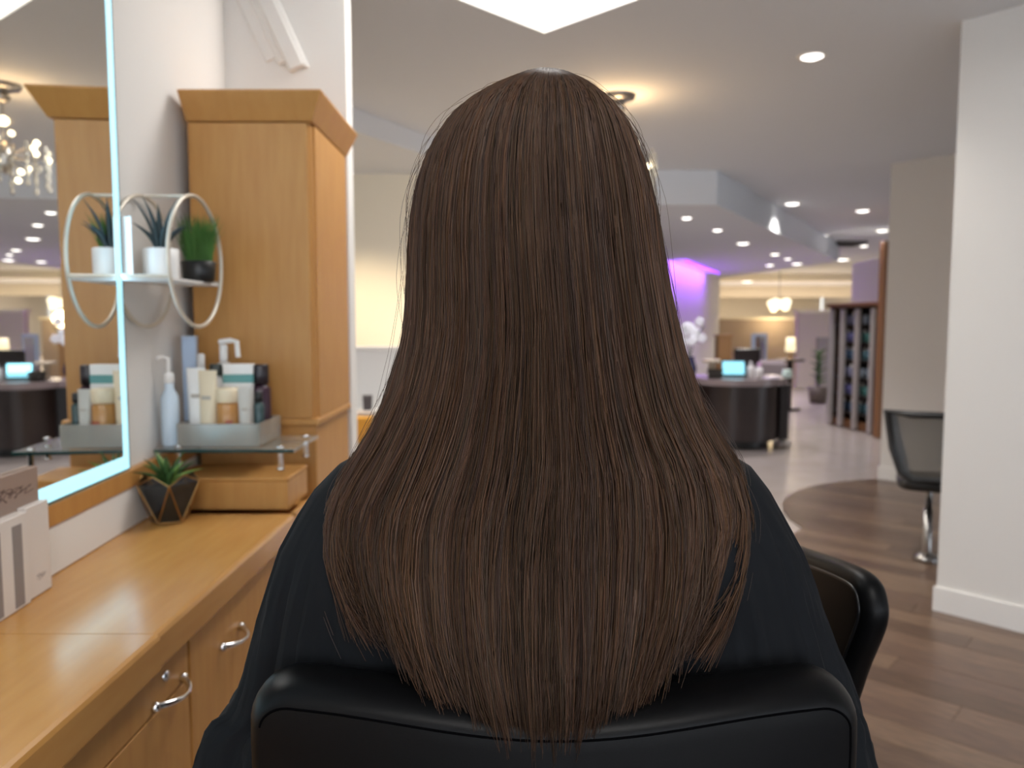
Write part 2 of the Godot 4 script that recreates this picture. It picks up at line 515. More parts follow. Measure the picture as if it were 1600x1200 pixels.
func build_lights() -> void:
	M.tray_side = glow(Color("fffaf0"), 0.9)
	M.tray_top = glow(Color("f4f2ee"), 0.5)
	M.lens = glow(Color("fffaf2"), 3.0)
	tray_light("large diamond-shaped recessed ceiling light glowing white above the client", V(0.15, 2.69, 2.86), 2.2)
	tray_light("diamond-shaped recessed ceiling light added unseen behind the camera for fill", V(0.15, 2.69, -0.75), 2.4)  # second tray added out of view to light the right wall
	downlight("lone round downlight nearest the camera in the grey ceiling", "", V(1.508, 2.69, 3.977), 0.062, 0.5)
	downlight("fill downlight added unseen behind the client's head, nearer of two", "", V(0.12, 2.69, 4.7), 0.062, 0.5)  # this and the next are unseen lamps added to brighten the middle wall
	downlight("fill downlight added unseen behind the client's head, farther of two", "", V(0.42, 2.69, 5.9), 0.062, 0.6)
	var g := "round downlights in the main ceiling"
	downlight("round downlight right of the dropped soffit, the left of the bright pair", g, V(3.148, 2.69, 8.759), 0.085, 0.3)
	downlight("round downlight nearest the beige wall corner, right of the bright pair", g, V(4.185, 2.69, 9.3), 0.085, 0.3)
	downlight("round downlight just beyond the bright pair, before the ceiling vent", g, V(4.739, 2.69, 11.9), 0.10, 0.3)
	downlight("dim round downlight above the retail shelves, beside the beige wall", g, V(5.36, 2.69, 11.26), 0.09, 0.15)
	downlight("small round downlight behind the ceiling vent", g, V(6.11, 2.69, 13.48), 0.08, 0.15)
	downlight("large bright double downlight at the end of the soffit, its right lamp", g, V(6.95, 2.69, 16.4), 0.19, 0.5)
	downlight("smaller lamp of the bright double downlight, its left lamp", g, V(6.45, 2.69, 15.9), 0.12, 0.3)
	var h := "round downlights in the dropped soffit"
	var places := [[1.726, 7.693, 0.055, "nearest downlight of the dropped soffit, beside the client's hair"], [2.294, 8.684, 0.06, "second downlight of the dropped soffit, above the reception desk"], [3.013, 10.129, 0.09, "third and widest downlight along the middle of the dropped soffit"],
		[3.97, 11.71, 0.075, "downlight in the far cluster of the soffit, top left one"], [4.62, 13.883, 0.085, "downlight in the far cluster of the soffit, closest to the violet wall"], [4.452, 12.516, 0.06, "smallest dim downlight in the far cluster of the soffit"], [4.992, 13.586, 0.1, "brightest downlight in the far cluster of the soffit"]]
	for p in places:
		downlight(p[3], h, V(p[0], 2.39, p[1]), p[2], 0.25, Color("fbf4ff"))
	var k := "round downlights in the far cream ceiling"
	for p in [[7.6, 25.0, "bright left downlight in the far cream ceiling, over the violet wall's edge"], [8.9, 29.5, "small downlight low in the far cream ceiling, left of the pendant lamp"], [10.6, 30.0, "small downlight low in the far cream ceiling, above the pendant lamp"], [11.4, 29.0, "small downlight low in the far cream ceiling, right of the pendant lamp"], [10.36, 23.9, "downlight at the right end of the far cream ceiling, before the retail wall"]]:
		downlight(p[2], k, V(p[0], 2.69, p[1]), 0.2, 1.2, Color("fff0d8"))
	# the passage beside the partition, out of view above the left wall area
	downlight("warm downlight in front of the cream side wall, hidden above the tower", "", V(-1.25, 2.55, 5.35), 0.06, 0.6, Color("ffe9c4"))
	# violet wash on the tall wall
	var st := thing("violet_light_strip", "violet LED strip washing the tall wall beside the client's hair", "light strip", Vector3.ZERO)
	M.violet = glow(Color("b050ff"), 1.4)
	var a := Vector2(2.5, 12.64)
	var b := Vector2(4.84, 18.0)
	var d := (b - a).normalized()
	var n := Vector2(d.y, -d.x)
	var mid := a.lerp(b, 0.33) + n * 0.3
	var len := (b - a).length() * 0.6
	var bas := Basis(Vector3.UP, atan2(d.y, d.x))
	part("strip", boxm(V(mid.x, 2.37, mid.y), Vector3(len, 0.02, 0.03), 0.002, bas), M.violet, st)
	var look := Vector3(-n.x * 1.0, -0.3, n.y * 1.0)
	area(st, V(mid.x, 2.355, mid.y), Vector2(len, 0.06), Color("a058ff"), 4.2, look)
	st.get_child(1).transform.basis = _area_basis(Vector3(d.x, 0, -d.y), look)
	chandelier()
	# ceiling vent
	var v := thing("ceiling_vent", "dark square ceiling vent beyond the downlights, above the retail shelves", "vent", V(5.55, 2.69, 12.9))
	part("frame", boxm(Vector3(0, -0.02, 0), Vector3(0.5, 0.04, 0.5), 0.01), mat(Color("5c5857"), 0.6), v)
	for i in 6:
		part("slat", boxm(Vector3(0, -0.045, -0.2 + 0.08 * i), Vector3(0.42, 0.012, 0.05), 0.003, Basis(Vector3.RIGHT, 0.5)), mat(Color("4a4746"), 0.6), v)
func _area_basis(along: Vector3, look: Vector3) -> Basis:
	var z := -look.normalized()
	var x := (along - z * along.dot(z)).normalized()
	return Basis(x, z.cross(x), z)

func chandelier() -> void:
	var c := thing("chandelier", "small round crystal chandelier hanging from the ceiling behind the client's head", "chandelier", V(0.63, 2.69, 4.66))
	part("canopy", lathem([Vector2(0, -0.05), Vector2(0.03, -0.05), Vector2(0.05, -0.03), Vector2(0.095, -0.022), Vector2(0.1, 0.0)], 28), M.steel, c)
	part("canopy_knob", lathem([Vector2(0, -0.1), Vector2(0.03, -0.095), Vector2(0.045, -0.07), Vector2(0.03, -0.045), Vector2(0, -0.04)], 20), M.steel, c)
	part("stem", tubem([Vector3(0, -0.05, 0), Vector3(0, -0.3, 0)], 0.008, 8), M.steel, c)
	part("hub", lathem([Vector2(0, -0.5), Vector2(0.03, -0.48), Vector2(0.045, -0.42), Vector2(0.03, -0.34), Vector2(0, -0.3)], 16), M.steel, c)
	var bulb := glow(Color("fff0cf"), 3.0)
	var cr := mat(Color(0.95, 0.95, 0.93, 0.15), 0.05)
	cr.refraction_enabled = true; cr.refraction_scale = 0.05
	var ball := lathem(_ball(0.017), 12)
	var drop := lathem([Vector2(0, -0.045), Vector2(0.013, -0.028), Vector2(0.009, 0.0), Vector2(0, 0.012)], 6, Transform3D(), false)
	for i in 26:
		var y := 1.0 - 2.0 * (i + 0.5) / 26.0
		var a := i * 2.39996
		var r := sqrt(1.0 - y * y)
		var dir := Vector3(r * cos(a), y * 0.62, r * sin(a))
		var p := Vector3(0, -0.4, 0) + dir * 0.2
		var arm := part("arm", tubem([Vector3(0, -0.4, 0) + dir * 0.04, p], 0.0035, 6), M.steel, c)
		if i % 3 != 2:
			part("bulb", ball, bulb, arm, p + dir * 0.014)
		else:
			part("crystal", drop, cr, arm, p + Vector3(0, -0.01, 0))
	for i in 10:
		var a := TAU * i / 10
		var st := part("crystal_string", tubem([Vector3(cos(a) * 0.215, -0.33, sin(a) * 0.215), Vector3(cos(a) * 0.225, -0.55, sin(a) * 0.225)], 0.0012, 4), M.steel, c)
		for k in 5:
			part("crystal", drop, cr, st, Vector3(cos(a) * 0.22, -0.34 - 0.05 * k, sin(a) * 0.22))
	var l := OmniLight3D.new()
	l.name = "lamp_light"; l.light_color = Color("ffcf94"); l.light_energy = 0.2; l.light_size = 0.02; l.omni_range = 20; l.omni_attenuation = 2.0; l.shadow_enabled = true
	part("bulb", lathem(_ball(0.03), 14), bulb, c, Vector3(0, -0.2, 0.0))
	c.add_child(l); l.position = Vector3(0, -0.2, 0)
func _ball(r: float, n := 8) -> Array:
	var p := []
	for i in n + 1:
		var a := -PI / 2 + PI * i / n
		p.append(Vector2(maxf(0.0, r * cos(a)), r * sin(a)))
	return p

# ---------- styling station ----------
func build_station() -> void:
	var xf := -0.594
	# worktop in two lengths
	var wt := thing("worktop", "honey maple worktop with a rounded front lip along the left wall", "worktop", Vector3.ZERO)
	for seg in [[-0.6, 1.249, 0.005], [1.251, 2.06, 0.0]]:
		var x1: float = xf + seg[2]
		var prof := PackedVector2Array([Vector2(-1.06, 0.79), Vector2(x1 - 0.03, 0.79), Vector2(x1 - 0.03, 0.765), Vector2(x1 - 0.004, 0.765), Vector2(x1, 0.77), Vector2(x1, 0.822), Vector2(x1 - 0.003, 0.828), Vector2(x1 - 0.009, 0.831), Vector2(-1.06, 0.831)])
		# cut the back along the turned wall
		var s := Sh.new()
		s.smooth(false)
		var A := []
		var B := []
		for p in prof:
			var xa: float = p.x
			var xb: float = p.x
			if p.x < -1.0:
				xa = -0.985 - (seg[0] - 1.91) * 0.0612 + 0.002
				xb = -0.985 - (seg[1] - 1.91) * 0.0612 + 0.002
			A.append(V(xa, p.y, seg[0])); B.append(V(xb, p.y, seg[1]))
		for i in A.size():
			var j := (i + 1) % A.size()
			s.quad(A[i], B[i], B[j], A[j])
		var t := Geometry2D.triangulate_polygon(prof)
		for i in range(0, t.size(), 3):
			s.tri_from(Vector3(0, 0, 0), A[t[i]], A[t[i + 1]], A[t[i + 2]])
			s.tri_from(V(-0.8, 0.8, seg[0]), B[t[i]], B[t[i + 1]], B[t[i + 2]])
		part("board", s.done(), M.maple_top, wt)
	# base cabinets: faces at x = -0.612
	cabinet_unit("nearest maple base cabinet under the worktop, with drawer and lock", -0.55, 1.41, true)
	cabinet_unit("maple base cabinet with one arched chrome pull, next to the black cape", 1.41, 2.06, false)
	# backsplash: a wooden rail under the mirror and a white ledge above the worktop
	var rail := struct("trim_2", boxm(Vector3(0.011, 0.957, 0.75), Vector3(0.022, 0.046, 2.7), 0.002), M.maple_front)
	rail.transform = WALL
	var ledge := struct("trim_3", boxm(Vector3(0.009, 0.882, 0.75), Vector3(0.018, 0.102, 2.7), 0.003), M.trim_white)
	ledge.transform = WALL

func pull(parent: Node3D, at: Vector3) -> void:
	# arched chrome bow handle along the depth, bowing out to +x
	var h := part("handle", null, M.chrome, parent)
	var pts := []
	var rad := []
	for i in 15:
		var t := i / 14.0
		pts.append(at + Vector3(0.034 * pow(sin(PI * t), 0.7), -0.004 * sin(PI * t), 0.055 - 0.11 * t))
		rad.append(0.0032 + 0.0035 * absf(t - 0.5) * 2.0)
	var s := Sh.new()
	s.tube(pts, rad, 10)
	for g in [-1, 1]:
		s.lathe([Vector2(0, 0.012), Vector2(0.007, 0.011), Vector2(0.0095, 0.004), Vector2(0.0085, 0.0), Vector2(0, 0.0)], 14, Transform3D(Basis(Vector3.BACK, -PI / 2), at + Vector3(0, 0, 0.055 * g)))
	h.mesh = s.done()
func cabinet_unit(label: String, f0: float, f1: float, drawer: bool) -> void:
	var c := thing("base_cabinet", label, "cabinet", V(-0.612, 0, (f0 + f1) / 2))
	var L := f1 - f0
	part("body", boxm(Vector3(-0.11, 0.425, 0), Vector3(0.18, 0.67, L - 0.002), 0.002), M.maple_dark, c)
	part("kick_plate", boxm(Vector3(-0.13, 0.046, 0), Vector3(0.14, 0.088, L - 0.002), 0.002), M.black, c)
	if drawer:
		var dr := part("drawer", boxm(Vector3(-0.009, 0.7205, -L / 2 + 0.30), Vector3(0.018, 0.073, 0.59), 0.0015), M.maple_front, c)
		pull(dr, Vector3(0.0, 0.697, -L / 2 + 0.092))
		part("lock", lathem([Vector2(0, 0.006), Vector2(0.009, 0.005), Vector2(0.010, 0.0)], 14, Transform3D(Basis(Vector3.BACK, -PI / 2), Vector3(0.0, 0.73, -L / 2 + 0.10))), M.chrome, dr)
		part("door", boxm(Vector3(-0.009, 0.387, -L / 2 + 0.30), Vector3(0.018, 0.587, 0.59), 0.0015), M.maple_front, c)
		part("drawer", boxm(Vector3(-0.009, 0.426, -L / 2 + 1.28), Vector3(0.018, 0.662, 1.36), 0.0015), M.maple_front, c)
	else:
		var door := part("door", boxm(Vector3(-0.009, 0.426, 0), Vector3(0.018, 0.662, L - 0.012), 0.0015), M.maple_front, c)
		pull(door, Vector3(0.0, 0.672, L / 2 - 0.21))

func build_tower() -> void:
	var t := thing("tower_cabinet", "tall maple tower cabinet with a flared crown beside the lighted mirror", "cabinet", V(-0.797, 0, 2.376))
	var x0 := -0.186
	var x1 := 0.187
	part("body", boxm(Vector3(0, 1.0, -0.25), Vector3(0.366, 1.92, 0.47), 0.003), M.maple, t)
	part("side_door", boxm(Vector3(x1 - 0.004, 1.505, -0.257), Vector3(0.016, 0.9, 0.44), 0.002), M.maple, t)
	part("front_panel", boxm(Vector3(-0.004, 1.505, -0.008), Vector3(0.362, 0.9, 0.016), 0.002), M.maple, t)
	part("base_ledge", boxm(Vector3(0.002, 1.043, -0.24), Vector3(0.385, 0.022, 0.49), 0.004), M.maple_front, t)
	# flared crown: outward sloping faces
	var s := Sh.new()
	s.smooth(false)
	var lo := [Vector3(x0, 1.958, 0.004), Vector3(x1 + 0.006, 1.958, 0.004), Vector3(x1 + 0.006, 1.958, -0.49), Vector3(x0, 1.958, -0.49)]
	var hi := [Vector3(x0 - 0.005, 2.032, 0.05), Vector3(x1 + 0.045, 2.032, 0.05), Vector3(x1 + 0.045, 2.032, -0.493), Vector3(x0 - 0.005, 2.032, -0.493)]
	var cen := Vector3(0, 1.99, -0.24)
	for i in 4:
		var j := (i + 1) % 4
		s.tri_from(cen, lo[i], lo[j], hi[j]); s.tri_from(cen, lo[i], hi[j], hi[i])
	var top := []
	for v in hi: top.append(v + Vector3(0, 0.006, 0))
	for i in 4:
		var j := (i + 1) % 4
		s.tri_from(cen, hi[i], hi[j], top[j]); s.tri_from(cen, hi[i], top[j], top[i])
	s.tri_from(cen, top[0], top[1], top[2]); s.tri_from(cen, top[0], top[2], top[3])
	s.tri_from(cen, lo[0], lo[1], lo[2]); s.tri_from(cen, lo[0], lo[2], lo[3])
	part("crown", s.done(), M.maple_front, t)
	# low box on the worktop in front of it
	var r := thing("wooden_riser", "low maple box on the worktop in front of the tower cabinet", "cabinet", V(-0.79, 0.832, 2.205))
	part("body", boxm(Vector3(0.0, 0.04, 0), Vector3(0.335, 0.08, 0.2), 0.002), M.maple_front, r)
	part("lid", boxm(Vector3(0.0, 0.085, 0), Vector3(0.338, 0.01, 0.204), 0.003), M.maple, r)
	# lower carcase beyond the worktop's end
	var lo_c := thing("low_cabinet", "maple end cabinet under the glass shelf beyond the worktop", "cabinet", V(-0.79, 0, 2.22))
	part("body", boxm(Vector3(0, 0.40, 0), Vector3(0.36, 0.8, 0.29), 0.003), M.maple_front, lo_c)
	part("end_panel", boxm(Vector3(0.186, 0.42, 0), Vector3(0.012, 0.82, 0.27), 0.002), M.maple_front, lo_c)
	# glass shelf with chrome clamps
	var g := thing("glass_shelf", "clear glass shelf on chrome brackets in front of the tower", "shelf", V(-0.79, 1.0, 2.22))
	part("pane", boxm(Vector3(0.0, 0, 0), Vector3(0.385, 0.010, 0.27), 0.002), M.glass, g)
	part("edge_band", boxm(Vector3(0.0, 0, 0.1355), Vector3(0.383, 0.009, 0.002), 0.0004), M.glass_edge, g)
	for p in [Vector3(0.15, -0.028, 0.12), Vector3(0.178, -0.02, -0.04), Vector3(-0.14, -0.028, 0.1)]:
		var b := Sh.new()
		b.box(p, Vector3(0.012, 0.048, 0.012), 0.002)
		b.lathe([Vector2(0, 0), Vector2(0.011, 0.0), Vector2(0.011, 0.006), Vector2(0, 0.007)], 14, Transform3D(Basis(), p + Vector3(0, 0.033, 0)))
		b.lathe([Vector2(0, 0), Vector2(0.010, 0.0), Vector2(0.010, 0.005), Vector2(0, 0.006)], 14, Transform3D(Basis(), p - Vector3(0, 0.026, 0)))
		part("bracket", b.done(), M.chrome, g)

func build_mirror() -> void:
	var m := thing("lighted_mirror", "large wall mirror with a glowing pale-blue LED border", "mirror")
	m.transform = WALL
	var y0 := 0.987
	var y1 := 2.45
	var L := 1.45
	var b := 0.034
	part("back_panel", boxm(Vector3(0.008, (y0 + y1) / 2, L / 2), Vector3(0.016, y1 - y0 - 0.05, L - 0.05), 0.001), M.steel, m)
	part("pane", boxm(Vector3(0.020, (y0 + y1) / 2, L / 2), Vector3(0.006, y1 - y0 - 2 * b, L - 2 * b), 0.0005), M.mirror, m)
	for z in [b / 2, L - b / 2]:
		part("light_strip", boxm(Vector3(0.020, (y0 + y1) / 2, z), Vector3(0.006, y1 - y0, b - 0.003), 0.0005), M.led, m)
		area(m, Vector3(0.026, (y0 + y1) / 2, z), Vector2(0.03, y1 - y0 - 0.05), Color("a9dcff"), 0.07, Vector3(1, 0, 0))
	for y in [y0 + b / 2, y1 - b / 2]:
		part("light_strip", boxm(Vector3(0.020, y, L / 2), Vector3(0.006, b, L - 2 * b + 0.003), 0.0005), M.led, m)
		area(m, Vector3(0.026, y, L / 2), Vector2(L - 0.1, 0.03), Color("b4ecff"), 0.07, Vector3(1, 0, 0))
	part("glass_rim", boxm(Vector3(0.020, y0 - 0.0015, L / 2), Vector3(0.0065, 0.003, L), 0.0005), M.glass_edge, m)
	part("glass_rim", boxm(Vector3(0.020, (y0 + y1) / 2, -0.001), Vector3(0.0065, y1 - y0, 0.003), 0.0005), M.glass_edge, m)

# ---------- client ----------
var TB := [[1.5775, 0.0290, 0.0000, 0.7450, 0.0000], [1.5745, 0.0295, 0.0165, 0.7380, 0.0300], [1.5700, 0.0295, 0.0295, 0.7310, 0.0480], [1.5610, 0.0285, 0.0415, 0.7150, 0.0520], [1.5540, 0.0265, 0.0525, 0.7150, 0.0660],
	[1.5450, 0.0245, 0.0645, 0.7150, 0.0800], [1.5340, 0.0225, 0.0765, 0.7150, 0.0910], [1.5200, 0.0215, 0.0865, 0.7150, 0.0990], [1.5040, 0.0200, 0.0950, 0.7150, 0.1040], [1.4810, 0.0195, 0.1035, 0.7150, 0.1080],
	[1.4550, 0.0200, 0.1100, 0.7150, 0.1090], [1.4290, 0.0205, 0.1135, 0.7150, 0.1100], [1.3940, 0.0230, 0.1180, 0.7150, 0.1055], [1.3590, 0.0260, 0.1230, 0.7150, 0.0998], [1.3260, 0.0275, 0.1295, 0.7150, 0.0940],
	[1.2930, 0.0285, 0.1405, 0.7150, 0.0888], [1.2690, 0.0285, 0.1505, 0.7150, 0.0850], [1.2450, 0.0290, 0.1640, 0.7150, 0.0825], [1.2210, 0.0290, 0.1790, 0.7137, 0.0800], [1.1970, 0.0260, 0.1900, 0.7110, 0.0794],
	[1.1740, 0.0245, 0.1965, 0.7083, 0.0788], [1.1440, 0.0230, 0.1980, 0.7050, 0.0780], [1.1160, 0.0230, 0.1940, 0.6975, 0.0780], [1.0880, 0.0230, 0.1880, 0.6900, 0.0780], [1.0620, 0.0235, 0.1795, 0.6786, 0.0780],
	[1.0330, 0.0255, 0.1675, 0.6650, 0.0787], [1.0060, 0.0265, 0.1575, 0.6602, 0.0793], [0.9760, 0.0270, 0.1460, 0.6550, 0.0800]]
var person: Node3D
func row_at(t: float) -> Array:
	# smooth (Catmull-Rom) lookup in the silhouette table: y, centre x, half width, centre depth, half depth
	var n := TB.size()
	t = clampf(t, 0.0, n - 1.001)
	var i := int(t)
	var f := t - i
	var o := []
	for k in 5:
		o.append(cubic_interpolate(TB[i][k], TB[mini(i + 1, n - 1)][k], TB[maxi(i - 1, 0)][k], TB[mini(i + 2, n - 1)][k], f))
	return o
func t_of_y(y: float) -> float:
	for i in TB.size() - 1:
		if y >= TB[i + 1][0]:
			return i + (TB[i][0] - y) / (TB[i][0] - TB[i + 1][0])
	return TB.size() - 1.001

func capsule(p: Vector3, b: Array) -> float:
	var a: Vector3 = b[0]
	var d: Vector3 = b[1] - a
	var h := clampf((p - a).dot(d) / maxf(d.length_squared(), 1e-9), 0.0, 1.0)
	return (p - a - d * h).length() - lerpf(b[2], b[3], h)
func field(p: Vector3, bones: Array, k: float) -> float:
	var r := 1e3
	for b in bones:
		var d := capsule(p, b)
		var h := clampf(0.5 + 0.5 * (r - d) / k, 0.0, 1.0)
		r = lerpf(r, d, h) - k * h * (1.0 - h)
	return r
func nets(s: Sh, bones: Array, lo: Vector3, hi: Vector3, cell: float, k: float) -> void:
	var nx := int((hi.x - lo.x) / cell) + 2
	var ny := int((hi.y - lo.y) / cell) + 2
	var nz := int((hi.z - lo.z) / cell) + 2
	var val := PackedFloat32Array()
	val.resize(nx * ny * nz)
	for z in nz:
		for y in ny:
			for x in nx:
				val[(z * ny + y) * nx + x] = field(lo + Vector3(x, y, z) * cell, bones, k)
	var vert := {}
	var at := func(x: int, y: int, z: int) -> int: return (z * ny + y) * nx + x
	for z in nz - 1:
		for y in ny - 1:
			for x in nx - 1:
				var i := (z * ny + y) * nx + x
				var ins := 0
				var c := Vector3.ZERO
				var m := 0
				var v := [val[i], val[i + 1], val[i + nx], val[i + nx + 1], val[i + nx * ny], val[i + nx * ny + 1], val[i + nx * ny + nx], val[i + nx * ny + nx + 1]]
				for q in 8:
					if v[q] < 0.0: ins += 1
				if ins == 0 or ins == 8: continue
				for e in [[0, 1], [2, 3], [4, 5], [6, 7], [0, 2], [1, 3], [4, 6], [5, 7], [0, 4], [1, 5], [2, 6], [3, 7]]:
					if (v[e[0]] < 0.0) != (v[e[1]] < 0.0):
						var t: float = v[e[0]] / (v[e[0]] - v[e[1]])
						var A := Vector3(e[0] & 1, (e[0] >> 1) & 1, e[0] >> 2)
						var B := Vector3(e[1] & 1, (e[1] >> 1) & 1, e[1] >> 2)
						c += A.lerp(B, t); m += 1
				vert[i] = lo + (Vector3(x, y, z) + c / m) * cell
	s.smooth(true)
	var step := [1, nx, nx * ny]
	for z in range(1, nz - 1):
		for y in range(1, ny - 1):
			for x in range(1, nx - 1):
				var i: int = at.call(x, y, z)
				for a in 3:
					var j: int = i + step[a]
					if (val[i] < 0.0) == (val[j] < 0.0): continue
					var u: int = step[(a + 1) % 3]
					var w: int = step[(a + 2) % 3]
					if not (vert.has(i) and vert.has(i - u) and vert.has(i - w) and vert.has(i - u - w)): continue
					if val[i] < 0.0: s.quad(vert[i - u - w], vert[i - w], vert[i], vert[i - u])
					else: s.quad(vert[i - u - w], vert[i - u], vert[i], vert[i - w])

func build_person() -> void:
	person = thing("person", "seated client seen from behind with very long straight brown hair and black cape", "person", V(0.0275, 0, 0.76))
	var O := V(0.0275, 0, 0.76)
	var B := []
	var bone := func(a: Vector3, b: Vector3, ra: float, rb: float) -> void: B.append([a - O, b - O, ra, rb])
	var cx := 0.0275
	bone.call(V(cx, 1.35, 0.735), V(cx, 1.24, 0.73), 0.05, 0.055)
	for g in [-1, 1]:
		bone.call(V(cx + g * 0.05, 1.185, 0.735), V(cx + g * 0.14, 1.155, 0.735), 0.05, 0.042)
		bone.call(V(cx + g * 0.075, 1.17, 0.745), V(cx + g * 0.06, 0.92, 0.76), 0.075, 0.068)
		bone.call(V(cx + g * 0.06, 0.9, 0.76), V(cx + g * 0.08, 0.71, 0.78), 0.07, 0.085)
		var el := V(cx + g * (0.215 if g > 0 else 0.22), 1.055 if g < 0 else 1.0, 0.84)
		bone.call(V(cx + g * 0.15, 1.15, 0.735), el, 0.042, 0.034)
		var wr := V(cx + g * 0.15, 1.05 if g < 0 else 0.86, 1.07)
		bone.call(el, wr, 0.036, 0.024)
		bone.call(wr, wr + Vector3(-g * 0.02, -0.01, -0.07), 0.026, 0.03)
		for k in 4:
			var kn := wr + Vector3(-g * 0.02 + (k - 1.5) * 0.019, -0.012, -0.085)
			bone.call(kn, kn + Vector3(0, -0.016, -0.055 + 0.008 * absf(k - 1.3)), 0.010, 0.008)
		bone.call(wr + Vector3(-g * 0.03, -0.005, -0.03), wr + Vector3(-g * 0.06, -0.012, -0.075), 0.012, 0.009)
		bone.call(V(cx + g * 0.08, 0.7, 0.79), V(cx + g * 0.09, 0.69, 1.2), 0.085, 0.058)
		bone.call(V(cx + g * 0.09, 0.69, 1.2), V(cx + g * 0.08, 0.27, 1.27), 0.055, 0.036)
		bone.call(V(cx + g * 0.08, 0.245, 1.26), V(cx + g * 0.09, 0.225, 1.42), 0.036, 0.028)
	var s := Sh.new()
	nets(s, B, Vector3(-0.34, 0.16, -0.72), Vector3(0.34, 1.33, 0.16), 0.02, 0.03)
	# head with face, ears, nose
	var H := []
	var hb := func(a: Vector3, b: Vector3, ra: float, rb: float) -> void: H.append([a - O, b - O, ra, rb])
	hb.call(V(cx, 1.47, 0.70), V(cx, 1.475, 0.76), 0.082, 0.078)
	hb.call(V(cx, 1.45, 0.75), V(cx, 1.385, 0.785), 0.066, 0.042)
	hb.call(V(cx, 1.375, 0.795), V(cx, 1.372, 0.8), 0.03, 0.026)
	hb.call(V(cx, 1.35, 0.735), V(cx, 1.27, 0.73), 0.05, 0.054)
	hb.call(V(cx, 1.455, 0.832), V(cx, 1.425, 0.852), 0.008, 0.012)
	hb.call(V(cx - 0.014, 1.396, 0.829), V(cx + 0.014, 1.396, 0.829), 0.007, 0.007)
	for g in [-1, 1]:
		hb.call(V(cx + g * 0.078, 1.465, 0.725), V(cx + g * 0.078, 1.43, 0.735), 0.014, 0.01)
		hb.call(V(cx + g * 0.012, 1.424, 0.842), V(cx + g * 0.013, 1.423, 0.843), 0.008, 0.008)
	nets(s, H, Vector3(-0.105, 1.27, -0.13), Vector3(0.105, 1.57, 0.16), 0.007, 0.012)
	part("body", s.done(), M.skin, person)
	for g in [-1, 1]:
		part("eye", lathem(_ball(0.0115, 10), 14), mat(Color("e6e0da"), 0.2), person, V(cx + g * 0.031, 1.45, 0.812) - O)
		part("iris", lathem(_ball(0.006, 6), 10), mat(Color("3a2618"), 0.2), person, V(cx + g * 0.031, 1.45, 0.8185) - O)
	# cape: rows of y, left x, right x at the body, plus back and front depth
	var C := [[1.262, -0.030, 0.085, 0.668, 0.80], [1.250, -0.069, 0.126, 0.660, 0.83], [1.240, -0.101, 0.164, 0.652, 0.845], [1.227, -0.142, 0.207, 0.648, 0.855], [1.211, -0.171, 0.233, 0.644, 0.865], [1.189, -0.193, 0.251, 0.642, 0.875], [1.163, -0.210, 0.266, 0.642, 0.89],
		[1.131, -0.228, 0.284, 0.645, 0.95], [1.098, -0.240, 0.298, 0.652, 1.12], [1.059, -0.252, 0.313, 0.664, 1.2], [1.019, -0.262, 0.328, 0.674, 1.24], [0.992, -0.270, 0.339, 0.678, 1.26], [0.972, -0.277, 0.347, 0.68, 1.27], [0.957, -0.286, 0.350, 0.68, 1.28], [0.949, -0.300, 0.354, 0.68, 1.285],
		[0.938, -0.308, 0.358, 0.68, 1.29], [0.918, -0.315, 0.364, 0.68, 1.30], [0.898, -0.321, 0.370, 0.68, 1.31], [0.83, -0.335, 0.378, 0.685, 1.33], [0.74, -0.345, 0.385, 0.69, 1.345], [0.64, -0.352, 0.39, 0.69, 1.35], [0.56, -0.355, 0.392, 0.69, 1.35]]
	var noise := FastNoiseLite.new()
	noise.seed = 4; noise.frequency = 1.0
	var rows := []
	var nseg := 220
	for i in C.size() * 3 - 2:
		var q := i / 3.0
		var a: Array = C[int(q)]
		var b: Array = C[mini(int(q) + 1, C.size() - 1)]
		var w := q - int(q)
		var y := lerpf(a[0], b[0], w)
		var xl := lerpf(a[1], b[1], w)
		var xr := lerpf(a[2], b[2], w)
		var dbk := lerpf(a[3], b[3], w)
		var dfr := lerpf(a[4], b[4], w)
		var dw := 0.75
		var row := []
		var drop := clampf((1.2 - y) / 0.2, 0.0, 1.0)
		for k in nseg:
			var th := TAU * k / nseg        # 0 = back, quarter = right side
			var sx := sin(th)
			var cz := -cos(th)
			var ex := 2.3 if cz < 0 else lerpf(2.2, 3.6, clampf((1.15 - y) / 0.1, 0, 1))
			var nrm := pow(pow(absf(sx), ex) + pow(absf(cz), ex), -1.0 / ex)
			sx *= nrm; cz *= nrm
			var fold := noise.get_noise_2d(th * 5.5, y * 1.1) + 0.35 * noise.get_noise_2d(th * 9.0 + 40, y * 1.4)
			if k > nseg - 30: # close the ring
				var z := (k - (nseg - 30)) / 30.0
				fold = lerpf(fold, noise.get_noise_2d(0.0, y * 1.1) + 0.35 * noise.get_noise_2d(40, y * 1.4), z)
			var ridge := 1.0 - absf(fold) * 2.2
			var amp := drop * lerpf(0.015, 0.026, clampf((1.0 - y) / 0.3, 0, 1))
			if cz < 0: amp *= 0.25 + 0.75 * smoothstep(0.45, 0.95, absf(sx))
			var hw := (xr - 0.0275) if sx > 0 else (0.0275 - xl)
			var rr := (ridge - 0.75) * amp
			var x := 0.0275 + sx * (hw + rr)
			var f := dw + cz * ((dw - dbk if cz < 0 else dfr - dw) + rr)
			row.append(V(x, y, f) - O)
		rows.append(row)
	var cs := Sh.new()
	cs.grid(rows, true, true)
	part("cape", cs.done(), M.cloth, person)
	# narrow neckband of the cape
	var nb := []
	for k in 40:
		var th := TAU * k / 40
		nb.append(V(cx + sin(th) * 0.062, 1.272 - cos(th) * -0.006, 0.735 - cos(th) * 0.07) - O)
	part("neckband", tubem(nb, 0.009, 8, true), M.cloth, person)

